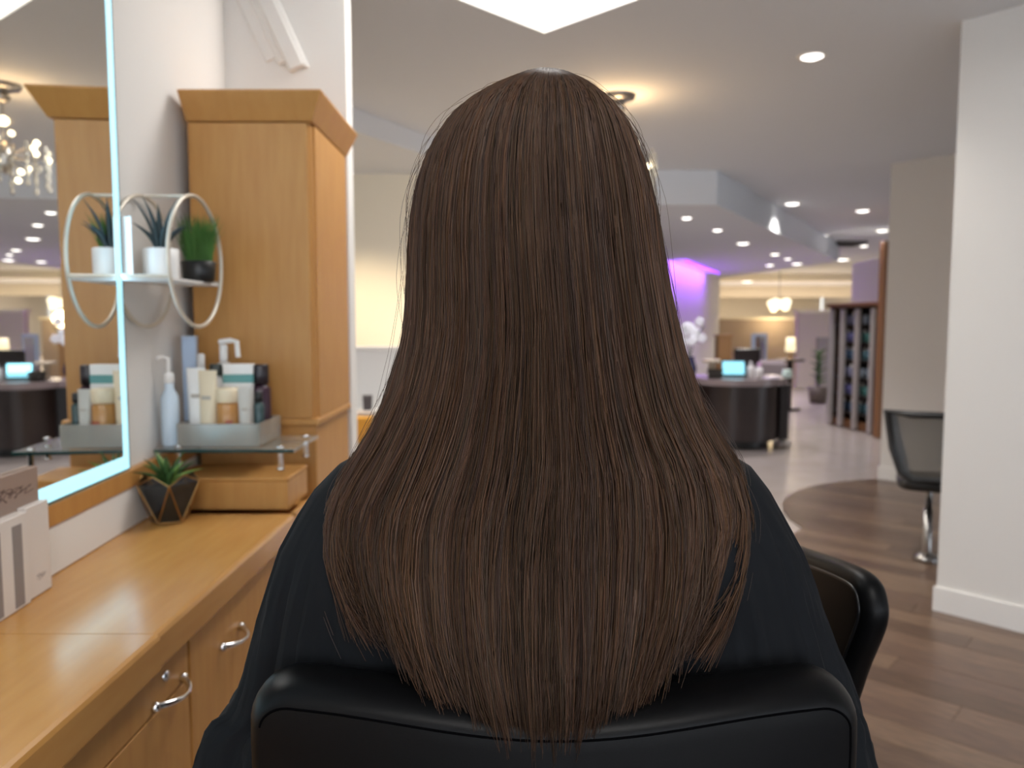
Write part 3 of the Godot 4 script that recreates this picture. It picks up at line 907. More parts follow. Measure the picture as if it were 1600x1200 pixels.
func hair_point(phi: float, t: float, depth: float) -> Vector3:
	var r := row_at(t)
	var sx := sin(phi)
	var cz := cos(phi)
	var k := 1.0 - depth
	var y: float = r[0]
	# fuller than an ellipse below the head: the sheet hangs flat over the back
	var e := lerpf(1.0, 0.8, clampf((1.34 - y) / 0.12, 0, 1))
	sx = signf(sx) * pow(absf(sx), lerpf(1.0, 0.95, clampf((1.34 - y) / 0.12, 0, 1)))
	cz = signf(cz) * pow(absf(cz), e)
	return V(r[1] + sx * r[2] * (1.0 - depth * 0.22), y - depth * 0.012, r[3] - cz * r[4] * k)

func hem(x: float) -> float:
	var a := absf(x)
	var k := [[0.0, 1.002], [0.2, 1.008], [0.41, 1.027], [0.62, 1.052], [0.78, 1.076], [0.9, 1.101], [0.97, 1.12], [1.01, 1.13]]
	for i in k.size() - 1:
		if a <= k[i + 1][0]:
			return lerpf(k[i][1], k[i + 1][1], (a - k[i][0]) / (k[i + 1][0] - k[i][0]))
	return 1.13

func build_hair() -> void:
	var O := person.position
	# base shell under the strands
	var s := Sh.new()
	var rows := []
	var tmax := t_of_y(1.13)
	for i in 41:
		var t := tmax * i / 40.0
		var row := []
		for k in 49:
			var f := -1.0 + 2.0 * k / 48.0
			var lim := lerpf(PI, deg_to_rad(98), clampf((t - 6.0) / 3.0, 0, 1))
			row.append(hair_point(f * lim, t, 0.12 + 0.2 * clampf((t - 14.0) / 6.0, 0, 1)) - O)
		rows.append(row)
	s.grid(rows, false, true)
	part("hair_base", s.done(), M.scalp, person)
	# clumps
	var clumps := 420
	var cl := []
	for i in clumps:
		cl.append([-1.0 + 2.0 * (i + rnd(0.0, 1.0)) / clumps, rnd(-1, 1), rnd(-1, 1), rnd(0, 10), rnd(0, 1)])
	cl.sort_custom(func(a, b): return a[0] < b[0])
	var V0 := PackedVector3Array()
	var N0 := PackedVector3Array()
	var C0 := PackedColorArray()
	var I0 := PackedInt32Array()
	var noise := FastNoiseLite.new()
	noise.seed = 12; noise.frequency = 1.0
	var total := 13500
	var segs := 20
	for n in total:
		var ci := rng.randi() % clumps
		var c: Array = cl[ci]
		var front := n % 16 == 0
		var lim := deg_to_rad(104)
		var phi0: float = c[0] * lim + rnd(-1, 1) * 0.07
		var phic: float = c[0] * lim
		var layer: float = pow(rnd(0, 1), 1.6) * 0.16
		var t0 := rnd(0.0, 1.0) if rng.randf() < 0.45 else rnd(0.5, 9.0)
		if rng.randf() < 0.2: t0 = rnd(8.0, 14.0)
		var x := sin(phi0)
		var side := clampf(absf(phi0) / lim, 0, 1)
		var ye := hem(side if absf(phi0) < PI / 2 else 1.0) if absf(phi0) > 1.2 else hem(absf(x))
		ye += rnd(-1, 1) * rnd(0, 1) * 0.018 + c[1] * 0.007
		if rng.randf() < 0.12: ye += rnd(0.02, 0.12)
		if x < -0.93: ye += 0.012
		var te := t_of_y(ye)
		var base := Color(0.060, 0.0375, 0.0265)
		var tone: float = 0.62 + 0.5 * c[4] + rnd(-0.2, 0.35) + (0.6 if rng.randf() < 0.07 else 0.0)
		var warm: float = rnd(-0.10, 0.16) + c[2] * 0.07
		var col := Color(base.r * tone * (1.0 + warm), base.g * tone, base.b * tone * (1.0 - warm))
		var rad := rnd(0.00036, 0.00062)
		var pull_in: float = 0.16 + 0.10 * c[1] + rnd(-0.06, 0.08)
		var first := V0.size()
		var prev := Vector3.ZERO
		var pts := PackedVector3Array()
		for i in segs + 1:
			var u := i / float(segs)
			var t := lerpf(t0, te, u)
			var grow := smoothstep(0.0, 1.0, u)
			var phi := lerpf(phi0, phic, 0.75 * pow(u, 1.3))
			if front:
				phi = signf(phi0) * lerpf(rnd(1.9, 1.95) + 0.8 * side, 1.75, smoothstep(0.0, 0.6, u))
			var p := hair_point(phi, t, layer)
			var y := p.y
			# clump relief and slight waviness
			var wx: float = noise.get_noise_2d(c[3] * 7.0, y * 5.0) * 0.006 * grow
			var wz: float = (c[2] * 0.006 + noise.get_noise_2d(c[3] * 3.0 + 50.0, y * 4.0) * 0.005) * grow
			p.x += wx; p.z += wz
			# ends curl in under and towards the middle
			var b := clampf(1.0 - (y - ye) / 0.10, 0.0, 1.0)
			b *= b
			p.x -= (p.x - 0.027) * pull_in * b
			p.z -= 0.022 * b
			p.x += rnd(-1, 1) * 0.0004
			pts.append(p - O)
		for i in segs + 1:
			var T := (pts[mini(i + 1, segs)] - pts[maxi(i - 1, 0)]).normalized()
			var out := pts[i] - Vector3(0, minf(pts[i].y, 1.45), 0.02)
			var Bn := T.cross(out).normalized()
			var Nn := Bn.cross(T).normalized()
			var u := i / float(segs)
			var r := rad * (1.0 - 0.65 * smoothstep(0.85, 1.0, u)) * (0.5 + 0.5 * smoothstep(0.0, 0.05, u))
			for k in 3:
				var a := TAU * k / 3.0 + PI / 2
				var d := Bn * cos(a) + Nn * sin(a)
				V0.append(pts[i] + d * r); N0.append(d); C0.append(col)
		for i in segs:
			for k in 3:
				var a := first + i * 3 + k
				var b := first + i * 3 + (k + 1) % 3
				I0.append_array(PackedInt32Array([a, b, a + 3, b, b + 3, a + 3]))
	var arr := []
	arr.resize(Mesh.ARRAY_MAX)
	arr[Mesh.ARRAY_VERTEX] = V0; arr[Mesh.ARRAY_NORMAL] = N0; arr[Mesh.ARRAY_COLOR] = C0; arr[Mesh.ARRAY_INDEX] = I0
	var mesh := ArrayMesh.new()
	mesh.add_surface_from_arrays(Mesh.PRIMITIVE_TRIANGLES, arr)
	var h := part("hair", mesh, M.hair, person)
	h.set_meta("kind", "stuff")
	# stray hairs round the outline
	var fs := Sh.new()
	for n in 130:
		var phi := rnd(1.2, 1.75) * (1 if rng.randf() < 0.5 else -1)
		var ta := rnd(0.5, 20.0)
		var tb := ta + rnd(1.5, 5.0)
		var lift := rnd(0.002, 0.012)
		if n < 12:
			phi = rnd(-2.6, 2.6); ta = rnd(0.0, 3.0); tb = ta + rnd(2.0, 6.0); lift = rnd(0.001, 0.005)
		var p := []
		for i in 9:
			var u := i / 8.0
			var q := hair_point(phi + rnd(-0.01, 0.01), lerpf(ta, tb, u), 0.0) - O
			var out := Vector3(q.x, 0.25 if n < 12 else 0.0, q.z).normalized()
			p.append(q + out * lift * sin(PI * (0.15 + 0.75 * u)))
		fs.tube(p, 0.00016, 3)
	var strays := part("stray_hairs", fs.done(), mat(Color("4a382c"), 0.5), person)
	strays.set_meta("kind", "stuff")

# ---------- salon chair ----------
func build_salon_chair() -> void:
	var c := thing("salon_chair", "black leather salon chair the client sits in, with wrapping padded arms", "chair", V(0.0365, 0, 0.70))
	# back rest; local x right, y up, z towards the camera
	var w := 0.268
	var top := func(x: float) -> float: return 1.043 - 0.007 * (1.0 + cos(clampf(absf(x) / 0.21, 0, 1) * PI))
	var bend := func(v: Vector3) -> Vector3: return Vector3(v.x, v.y, 0.065 + v.z - 0.5 * v.x * v.x + 0.06 * (1.05 - v.y))
	var o := []
	for i in 9:
		o.append(Vector2(w - 0.014 * (1.0 - i / 8.0), lerpf(0.60, 0.99, i / 8.0)))
	for i in 9:
		var a := PI / 2 * (i + 0.5) / 9.0
		o.append(Vector2(w - 0.045 * (1.0 - cos(a)), 1.005 + (top.call(w - 0.045) - 1.005) * sin(a)))
	for i in 31:
		var x := lerpf(w - 0.05, -w + 0.05, i / 30.0)
		o.append(Vector2(x, top.call(x)))
	for i in 9:
		var a := PI / 2 * (8.5 - i) / 9.0
		o.append(Vector2(-w + 0.045 * (1.0 - cos(a)), 1.005 + (top.call(w - 0.045) - 1.005) * sin(a)))
	for i in 9:
		o.append(Vector2(-w + 0.014 * (i / 8.0), lerpf(0.99, 0.60, i / 8.0)))
	for i in range(1, 14):
		o.append(Vector2(lerpf(-w + 0.014, w - 0.014, i / 14.0), 0.60))
	var r := []
	for i in o.size(): r.append(0.017)
	var s := Sh.new()
	s.pillow(o, 0.036, r, bend, 8, 0.003, 0.034)
	var bk := part("backrest", s.done(), M.leather, c)
	# stitched seam where the roll over the top meets the back face, and its twin on the far side
	for g in [1, -1]:
		var wl := []
		for i in range(6, 52 + 6):
			var d: Vector2 = (o[i + 1] - o[i - 1]).normalized()
			var q: Vector2 = o[i] - Vector2(d.y, -d.x) * 0.0165
			wl.append(bend.call(Vector3(q.x, q.y, g * 0.0358)))
		part("seam", tubem(wl, 0.0011, 6), M.stitch, bk)
	# seat, arms
	s = Sh.new()
	var so := []
	var sr := []
	for i in 36:
		var a := TAU * i / 36
		so.append(Vector2(signf(cos(a)) * pow(absf(cos(a)), 0.4) * 0.26, signf(sin(a)) * pow(absf(sin(a)), 0.4) * 0.25)); sr.append(0.04)
	s.pillow(so, 0.06, sr, func(v: Vector3) -> Vector3: return Vector3(v.x, 0.56 + v.z, -0.19 - v.y), 5, 0.008)
	part("seat", s.done(), M.leather, c)
	arm(c, 0.396, 0.195, 1.043, 0.015)
	arm(c, -0.305, 0.22, 1.0, -0.04)
	part("column", lathem([Vector2(0.03, 0.07), Vector2(0.03, 0.3), Vector2(0.042, 0.3), Vector2(0.042, 0.46), Vector2(0.12, 0.47), Vector2(0.12, 0.495)], 24, Transform3D(Basis(), Vector3(0, 0, -0.19))), M.chrome, c)
	part("base", lathem([Vector2(0, 0.075), Vector2(0.05, 0.072), Vector2(0.28, 0.03), Vector2(0.295, 0.012), Vector2(0.295, 0.0), Vector2(0, 0.0)], 40, Transform3D(Basis(), Vector3(0, 0, -0.19))), M.chrome, c)
	part("footrest", tubem([Vector3(-0.16, 0.19, -0.58), Vector3(-0.16, 0.185, -0.74), Vector3(0.16, 0.185, -0.74), Vector3(0.16, 0.19, -0.58)], 0.013, 10), M.chrome, c)
	part("footrest_bar", tubem([Vector3(0, 0.47, -0.25), Vector3(0, 0.30, -0.5), Vector3(0, 0.185, -0.7)], 0.014, 10), M.chrome, c)
func arm(c: Node3D, x: float, z0: float, y: float, flare: float) -> void:
	# padded side panel: outline in (depth ahead, height), thickness along x
	var o := []
	var r := []
	var key := [Vector2(0.52, -0.065), Vector2(0.56, -0.10), Vector2(0.54, -0.30), Vector2(0.36, -0.40), Vector2(0.2, -0.36), Vector2(0.10, -0.25), Vector2(0.04, -0.13), Vector2(0.004, -0.06), Vector2(0.006, -0.025), Vector2(0.03, -0.004), Vector2(0.09, -0.006), Vector2(0.25, -0.03), Vector2(0.42, -0.05)]
	var n := key.size()
	for i in n:
		for k in 5:
			var t := k / 5.0
			var a: Vector2 = key[i]
			o.append(a.cubic_interpolate(key[(i + 1) % n], key[(i + n - 1) % n], key[(i + 2) % n], t)); r.append(0.0155)
	o.reverse()
	var bend := func(v: Vector3) -> Vector3: return Vector3(x + v.z + flare * (0.3 - v.x) * 2.0, y + v.y, -z0 - v.x)
	var s := Sh.new()
	if _area(PackedVector2Array(o)) < 0: o.reverse()
	s.pillow(o, 0.017, r, func(v: Vector3) -> Vector3: return bend.call(Vector3(v.x, v.y, v.z)), 6, 0.002)
	var a := part("armrest", s.done(), M.leather, c)
	# welts on both faces
	for g in [-1, 1]:
		var wl := []
		var m := o.size()
		for i in m:
			var d: Vector2 = (o[(i + 1) % m] - o[(i + m - 1) % m]).normalized()
			var q: Vector2 = o[i] - Vector2(d.y, -d.x) * 0.017
			wl.append(bend.call(Vector3(q.x, q.y, g * 0.0172)))
		part("welt", tubem(wl, 0.0022, 6, true), M.welt, a)

# ---------- things on the wall and shelf ----------
func blades(n: int, r: float, h: float, width: float, lean: float) -> ArrayMesh:
	var s := Sh.new()
	for i in n:
		var a := rnd(0, TAU)
		var q := r * sqrt(rnd(0, 1))
		var base := Vector3(cos(a) * q, 0, sin(a) * q)
		var dir := Vector3(cos(a), 0, sin(a)) * rnd(0.1, 1.0) * lean
		var hh := h * rnd(0.6, 1.0)
		leaf_into(s, base, dir, hh, width * rnd(0.7, 1.2), 5)
	return s.done()
func leaf_into(s: Sh, base: Vector3, dir: Vector3, h: float, w: float, n := 8) -> void:
	# a pointed, channelled leaf
	s.smooth(true)
	var side := Vector3.UP.cross(dir).normalized() if dir.length() > 0.001 else Vector3.RIGHT
	var L := []
	for i in n + 1:
		var t := i / float(n)
		var p := base + Vector3(0, h * (t - 0.25 * t * t * minf(1.0, dir.length() / maxf(h, 0.001))), 0) + dir * t * t
		var ww := w * (0.55 + 1.6 * t * (1.0 - t)) * (1.0 - pow(t, 3.0))
		var up := Vector3(0, 0.25 * ww, 0) + dir.normalized() * -0.25 * ww
		L.append([p - side * ww / 2 + up, p, p + side * ww / 2 + up, p - Vector3(0, 0.22 * ww, 0) + dir.normalized() * 0.15 * ww])
	for i in n:
		for k in [[0, 1], [1, 2]]:
			s.quad(L[i][k[0]], L[i][k[1]], L[i + 1][k[1]], L[i + 1][k[0]])
		s.quad(L[i][2], L[i][3], L[i + 1][3], L[i + 1][2])
		s.quad(L[i][3], L[i][0], L[i + 1][0], L[i + 1][3])

func build_ring_shelf() -> void:
	var cz := 2.065
	var cy := 1.513
	var R := 0.172
	var w := thing("ring_shelf", "pale metal wall shelf of two hoops beside the mirror, holding two plants", "shelf", V(-0.85, 0, cz))
	for x in [0.01, -0.127]:
		var pts := []
		for i in 64:
			var a := TAU * i / 64
			pts.append(Vector3(x, cy + R * sin(a), R * cos(a)))
		part("hoop", tubem(pts, 0.0052, 10, true), M.champagne, w)
	for a in [PI / 2, -0.28, PI + 0.28]:
		part("cross_bar", tubem([Vector3(0.01, cy + R * sin(a), R * cos(a)), Vector3(-0.127, cy + R * sin(a), R * cos(a))], 0.005, 10), M.champagne, w)
	var ys := cy - 0.052
	part("shelf_board", boxm(Vector3(-0.058, ys - 0.002, 0), Vector3(0.13, 0.008, 0.318), 0.002), M.white_soft, w)
	# white pot with dark agave
	var p := thing("agave_pot", "small white pot with dark blue-green agave on the hoop shelf", "potted plant", V(-0.905, ys + 0.002, cz - 0.065))
	part("pot", lathem([Vector2(0, 0), Vector2(0.04, 0), Vector2(0.043, 0.004), Vector2(0.044, 0.076), Vector2(0.041, 0.078), Vector2(0.039, 0.07), Vector2(0, 0.068)], 28), M.white, p)
	for i in 11:
		var a := i * 2.4
		var s := Sh.new()
		var up := 1.0 if i > 5 else 0.55
		leaf_into(s, Vector3(cos(a) * 0.012, 0.066, sin(a) * 0.012), Vector3(cos(a), 0, sin(a)) * (0.05 + 0.025 * (1.0 - up)), 0.13 * up + 0.02, 0.017)
		part("leaf", s.done(), M.leaf_blue, p)
	# dark pot of grass
	var q := thing("grass_pot", "dark pot of bright green grass on the hoop shelf", "potted plant", V(-0.865, ys + 0.002, cz + 0.075))
	part("pot", lathem([Vector2(0, 0), Vector2(0.036, 0), Vector2(0.041, 0.006), Vector2(0.046, 0.055), Vector2(0.043, 0.057), Vector2(0.04, 0.05), Vector2(0, 0.048)], 28), M.black, q)
	var gr := part("grass", blades(300, 0.036, 0.155, 0.0042, 0.045), M.grass, q, Vector3(0, 0.045, 0))
	gr.set_meta("kind", "stuff")
	# a white upright card on the shelf
	var fr := thing("white_card", "narrow white upright card beside the agave pot on the hoop shelf", "card", V(-0.955, ys + 0.002, cz - 0.14))
	part("panel", boxm(Vector3(0, 0.075, 0), Vector3(0.028, 0.15, 0.006), 0.001), M.white, fr)
	part("foot", boxm(Vector3(0, 0.004, 0), Vector3(0.034, 0.008, 0.022), 0.002), M.white, fr)

func bottle(called: String, label: String, at: Vector3, prof: Array, m: Material, cap: Array, mc: Material, group := "styling products in the clear tray") -> Node3D:
	if group.begins_with("styling"):
		prof = prof.map(func(v: Vector2) -> Vector2: return Vector2(v.x, v.y * 1.3))
		cap = cap.map(func(v: Vector2) -> Vector2: return Vector2(v.x, v.y * 1.3))
	var t := thing(called, label, "bottle" if called.contains("bottle") else called.split("_")[-1], at, 0.0, group)
	part("body", lathem(prof, 24), m, t)
	part("cap", lathem(cap, 20), mc, t)
	return t
func cyl(r: float, y0: float, y1: float, e := 0.003) -> Array:
	return [Vector2(0, y0), Vector2(r - e, y0), Vector2(r, y0 + e), Vector2(r, y1 - e), Vector2(r - e, y1), Vector2(0, y1)]
func tube_pack(label: String, at: Vector3, w: float, h: float, m: Material, mc: Material, turn := 0.0, print_col := Color("b8b0a4")) -> void:
	# squeeze tube standing on its cap, flat crimp on top
	h *= 1.27
	var t := thing("squeeze_tube", label, "tube", at, turn, "styling products in the clear tray")
	var rows := []
	for i in 9:
		var k := i / 8.0
		var row := []
		for j in 20:
			var a := TAU * j / 20
			row.append(Vector3(cos(a) * w / 2 * lerpf(0.9, 1.06, k), 0.022 + (h - 0.022) * k, sin(a) * lerpf(w * 0.40, 0.0012, pow(k, 1.2))))
		rows.append(row)
	var s := Sh.new()
	s.grid(rows, true, true)
	var b := part("body", s.done(), m, t)
	part("cap", lathem(cyl(w * 0.43, 0, 0.024), 20), mc, t)
	part("printed_band", boxm(Vector3(0, h * 0.62, w * 0.24), Vector3(w * 0.5, h * 0.05, 0.003), 0.0005), mat(print_col, 0.6), b)
func build_products() -> void:
	var y := 1.006
	# clear tray with a wavy grey pattern
	var tr := thing("clear_tray", "low clear grey tray on the glass shelf, filled with hair products", "tray", V(-0.82, y, 2.225))
	var acr := mat(Color(0.72, 0.74, 0.72, 0.55), 0.2)
	acr.transparency = BaseMaterial3D.TRANSPARENCY_ALPHA
	acr.albedo_color = Color(0.68, 0.66, 0.62, 0.5)
	part("floor_panel", boxm(Vector3(0, 0.003, 0), Vector3(0.226, 0.006, 0.2), 0.001), acr, tr)
	for g in [-1, 1]:
		part("long_side", boxm(Vector3(0, 0.034, g * 0.098), Vector3(0.23, 0.062, 0.005), 0.002), acr, tr)
		part("short_side", boxm(Vector3(g * 0.113, 0.034, 0), Vector3(0.005, 0.062, 0.19), 0.002), acr, tr)
	var yy := y + 0.008
	var led_tinted_white := mat(Color("cfe0ee"), 0.25)  # white plastic, cyan light of the mirror border put into its colour
	var warm := mat(Color("e4d3b4"), 0.45)
	var kraft := mat(Color("b98a55"), 0.5)
	var amber := mat(Color("b9844a"), 0.25)
	# front row
	tube_pack("tall white squeeze tube at the front left of the tray", V(-0.903, yy, 2.19), 0.05, 0.165, M.white, M.white_soft, 0.1)
	tube_pack("cream squeeze tube overlapping the white one at the front of the tray", V(-0.862, yy, 2.17), 0.052, 0.16, warm, M.white_soft, -0.1)
	var j := bottle("cosmetic_jar", "amber-brown jar with cream lid at the front of the tray", V(-0.806, yy, 2.17), cyl(0.031, 0, 0.085), amber, cyl(0.0315, 0.086, 0.118), warm)
	part("label_spot", boxm(Vector3(0.012, 0.052, 0.0305), Vector3(0.02, 0.024, 0.003), 0.0005), mat(Color("9c4a2c"), 0.6), j.get_child(0))
	tube_pack("short grey squeeze tube right of the amber jar", V(-0.757, yy, 2.165), 0.036, 0.12, mat(Color("c5c1b8"), 0.45), M.white_soft, 0.2)
	# middle row
	var bx := thing("carton", "white carton with a teal band standing behind the amber jar", "box", V(-0.795, yy, 2.235), 0.1, "styling products in the clear tray")
	part("body", boxm(Vector3(0, 0.082, 0), Vector3(0.085, 0.164, 0.035), 0.0015), M.white, bx)
	part("teal_band", boxm(Vector3(0, 0.176, 0), Vector3(0.086, 0.024, 0.036), 0.001), mat(Color("5f9a97"), 0.5), bx)
	part("lid", boxm(Vector3(0, 0.203, 0), Vector3(0.085, 0.03, 0.035), 0.0015), M.white, bx)
	bottle("dark_bottle", "dark plum bottle at the right end of the tray", V(-0.737, yy, 2.25), cyl(0.026, 0, 0.12, 0.008), mat(Color("3a2130"), 0.3), cyl(0.022, 0.121, 0.166), mat(Color("22181e"), 0.3))
	bottle("teal_bottle", "small dark teal bottle next to the plum bottle", V(-0.726, yy, 2.19), cyl(0.014, 0, 0.085, 0.006), mat(Color("30494a"), 0.3), cyl(0.011, 0.086, 0.108), M.black)
	bottle("slim_bottle", "tall slim pinkish bottle at the left end of the tray", V(-0.912, yy, 2.25), cyl(0.013, 0, 0.155, 0.004), mat(Color("cdb4ae"), 0.35), cyl(0.011, 0.156, 0.19), M.white_soft)
	# back row
	var pb := bottle("pump_bottle", "translucent white pump bottle, mirror light painted in as pale blue, beside the mirror edge", V(-0.963, y, 2.15), [Vector2(0, 0), Vector2(0.022, 0), Vector2(0.024, 0.004), Vector2(0.024, 0.105), Vector2(0.012, 0.125), Vector2(0.012, 0.135), Vector2(0, 0.135)], led_tinted_white, cyl(0.014, 0.135, 0.158), M.white)
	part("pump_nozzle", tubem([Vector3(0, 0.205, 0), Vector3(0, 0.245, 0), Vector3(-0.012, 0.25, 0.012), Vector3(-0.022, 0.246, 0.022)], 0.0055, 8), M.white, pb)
	var bt := thing("blue_carton", "tall pale-blue carton on the glass shelf behind the tray, next to the wall", "box", V(-0.962, y, 2.295), 0.15, "styling products in the clear tray")
	part("body", boxm(Vector3(0, 0.15, 0), Vector3(0.04, 0.3, 0.03), 0.0015), mat(Color("b4c8e2"), 0.4), bt)
	part("flap", boxm(Vector3(0, 0.303, 0), Vector3(0.041, 0.006, 0.031), 0.001), mat(Color("c6d6ea"), 0.4), bt)
	var sp := bottle("spray_bottle", "white spray bottle with bent nozzle at the back of the tray", V(-0.858, yy, 2.285), cyl(0.02, 0, 0.17, 0.006), M.white_soft, cyl(0.012, 0.171, 0.21), M.white)
	part("nozzle", tubem([Vector3(-0.012, 0.28, 0), Vector3(0.02, 0.285, 0.0), Vector3(0.04, 0.281, 0.0), Vector3(0.043, 0.235, 0.0)], 0.008, 8), M.white, sp)
	bottle("white_bottle", "plain white bottle with grey cap in the middle of the tray", V(-0.86, yy, 2.228), cyl(0.023, 0, 0.14, 0.006), M.white_soft, cyl(0.018, 0.141, 0.168), mat(Color("3a403c"), 0.4))
	# geometric glass planter on the worktop
	var g := thing("geometric_planter", "dark faceted glass planter with brass edges and a succulent on the worktop", "potted plant", V(-0.9, 0.832, 1.985))
	var rb := 0.048
	var rm := 0.078
	var rt := 0.062
	var hm := 0.055
	var ht := 0.128
	var pane := Sh.new()
	var wires := Sh.new()
	pane.smooth(false)
	var n := 5
	for i in n:
		var a0 := TAU * i / n + 0.5
		var a1 := TAU * (i + 1) / n + 0.5
		var am := (a0 + a1) / 2
		var bl := Vector3(cos(a0) * rb, 0.004, sin(a0) * rb)
		var br := Vector3(cos(a1) * rb, 0.004, sin(a1) * rb)
		var ml := Vector3(cos(am) * rm, hm + 0.05, sin(am) * rm)
		var ap := TAU * (i - 1) / n + 0.5
		var amp := (ap + a0) / 2
		var mp := Vector3(cos(amp) * rm, hm + 0.05, sin(amp) * rm)
		var tl := Vector3(cos(a0) * rt, ht, sin(a0) * rt)
		pane.tri_from(Vector3(0, 0.06, 0), bl, br, ml)
		pane.tri_from(Vector3(0, 0.06, 0), bl, ml, mp)
		pane.tri_from(Vector3(0, 0.06, 0), mp, ml, tl)
		for e in [[bl, br], [bl, ml], [br, ml], [mp, tl], [ml, tl]]:
			wires.tube([e[0], e[1]], 0.0016, 6)
	part("glass_panes", pane.done(), M.smoke_glass, g)
	part("brass_frame", wires.done(), M.brass, g)
	part("soil", lathem([Vector2(0, 0.006), Vector2(rb * 0.85, 0.006), Vector2(rm * 0.78, 0.09), Vector2(0, 0.1)], 20), M.soil, g)
	for i in 15:
		var a := i * 2.4
		var k := i / 15.0
		var s := Sh.new()
		leaf_into(s, Vector3(cos(a) * 0.014, 0.095, sin(a) * 0.014), Vector3(cos(a), 0, sin(a)) * lerpf(0.085, 0.02, k), lerpf(0.06, 0.105, k), 0.02)
		part("leaf", s.done(), M.leaf if i % 4 else M.leaf_light, g)

func line_art(size: Vector2i, bg: Color, ink: Color, sd: int, strokes: int) -> ImageTexture:
	# loose pen flourishes like the printed script on the cartons
	var im := Image.create(size.x, size.y, false, Image.FORMAT_RGB8)
	im.fill(bg)
	var r := RandomNumberGenerator.new()
	r.seed = sd
	for k in strokes:
		var p := Vector2(size.x * r.randf_range(0.05, 0.5), size.y * r.randf_range(0.35, 0.7))
		var ph := r.randf() * 6.0
		for i in 420:
			var t := i / 420.0
			var q := p + Vector2(size.x * 0.5 * t + sin(t * 21.0 + ph) * size.x * 0.05, sin(t * 17.0 + ph) * size.y * 0.16 * (1.0 - t * 0.6))
			im.fill_rect(Rect2i(int(q.x), int(q.y), 2, 2), ink)
	return ImageTexture.create_from_image(im)
func build_boxes() -> void:
	# thin cartons standing on the worktop against the mirror; wall axes: x off the wall, z towards the camera
	var grp := "cartons leaning at the near end of the mirror"
	var white := mat(Color("ddd5cd"), 0.5)
	var grey := mat(Color("8d8582"), 0.55)
	var a := thing("striped_carton", "white carton with broad grey stripes at the near end of the worktop", "box", Vector3.ZERO, 0.0, grp)
	a.transform = WALL * Transform3D(Basis(), Vector3(0.047, 0.832, 0.585))
	part("body", boxm(Vector3(0, 0.086, 0), Vector3(0.022, 0.172, 0.13), 0.0015), white, a)
	for z in [-0.030, 0.035]:
		part("grey_stripe", boxm(Vector3(0.0111, 0.08, z), Vector3(0.0012, 0.15, 0.03), 0.0003), grey, a)
	var b := thing("white_carton", "slim white carton with faint script, right of the grey striped carton", "box", Vector3.ZERO, 0.0, grp)
	b.transform = WALL * Transform3D(Basis(), Vector3(0.044, 0.832, 0.475))
	part("body", boxm(Vector3(0, 0.088, 0), Vector3(0.016, 0.176, 0.078), 0.0015), white, b)
	var sm := mat(Color.WHITE, 0.5)
	sm.albedo_texture = line_art(Vector2i(128, 64), Color("ddd5cd"), Color("7c7476"), 3, 2)
	part("script_print", _print_face(Vector3(0.0083, 0.02, 0.02), Vector3(0.0083, 0.02, -0.03), 0.04), sm, b)
	var c := thing("taupe_carton", "taller taupe carton with dark script behind the white cartons", "box", Vector3.ZERO, 0.0, grp)
	c.transform = WALL * Transform3D(Basis(), Vector3(0.030, 0.832, 0.555))
	part("body", boxm(Vector3(0, 0.121, 0), Vector3(0.011, 0.242, 0.236), 0.001), mat(Color("9b8578"), 0.55), c)
	var tm := mat(Color.WHITE, 0.55)
	tm.albedo_texture = line_art(Vector2i(256, 96), Color("9b8578"), Color("45302a"), 11, 4)
	part("script_print", _print_face(Vector3(0.0058, 0.178, 0.11), Vector3(0.0058, 0.178, -0.11), 0.058), tm, c)
func _print_face(a: Vector3, b: Vector3, h: float) -> ArrayMesh:
	# upright printed rectangle on a box face, with its own uv
	var st := SurfaceTool.new()
	st.begin(Mesh.PRIMITIVE_TRIANGLES)
	var up := Vector3(0, h, 0)
	var n := (b - a).cross(up).normalized()
	var P := [[a, Vector2(0, 1)], [a + up, Vector2(0, 0)], [b + up, Vector2(1, 0)], [a, Vector2(0, 1)], [b + up, Vector2(1, 0)], [b, Vector2(1, 1)]]
	for p in P:
		st.set_normal(n); st.set_uv(p[1]); st.add_vertex(p[0])
	return st.commit()

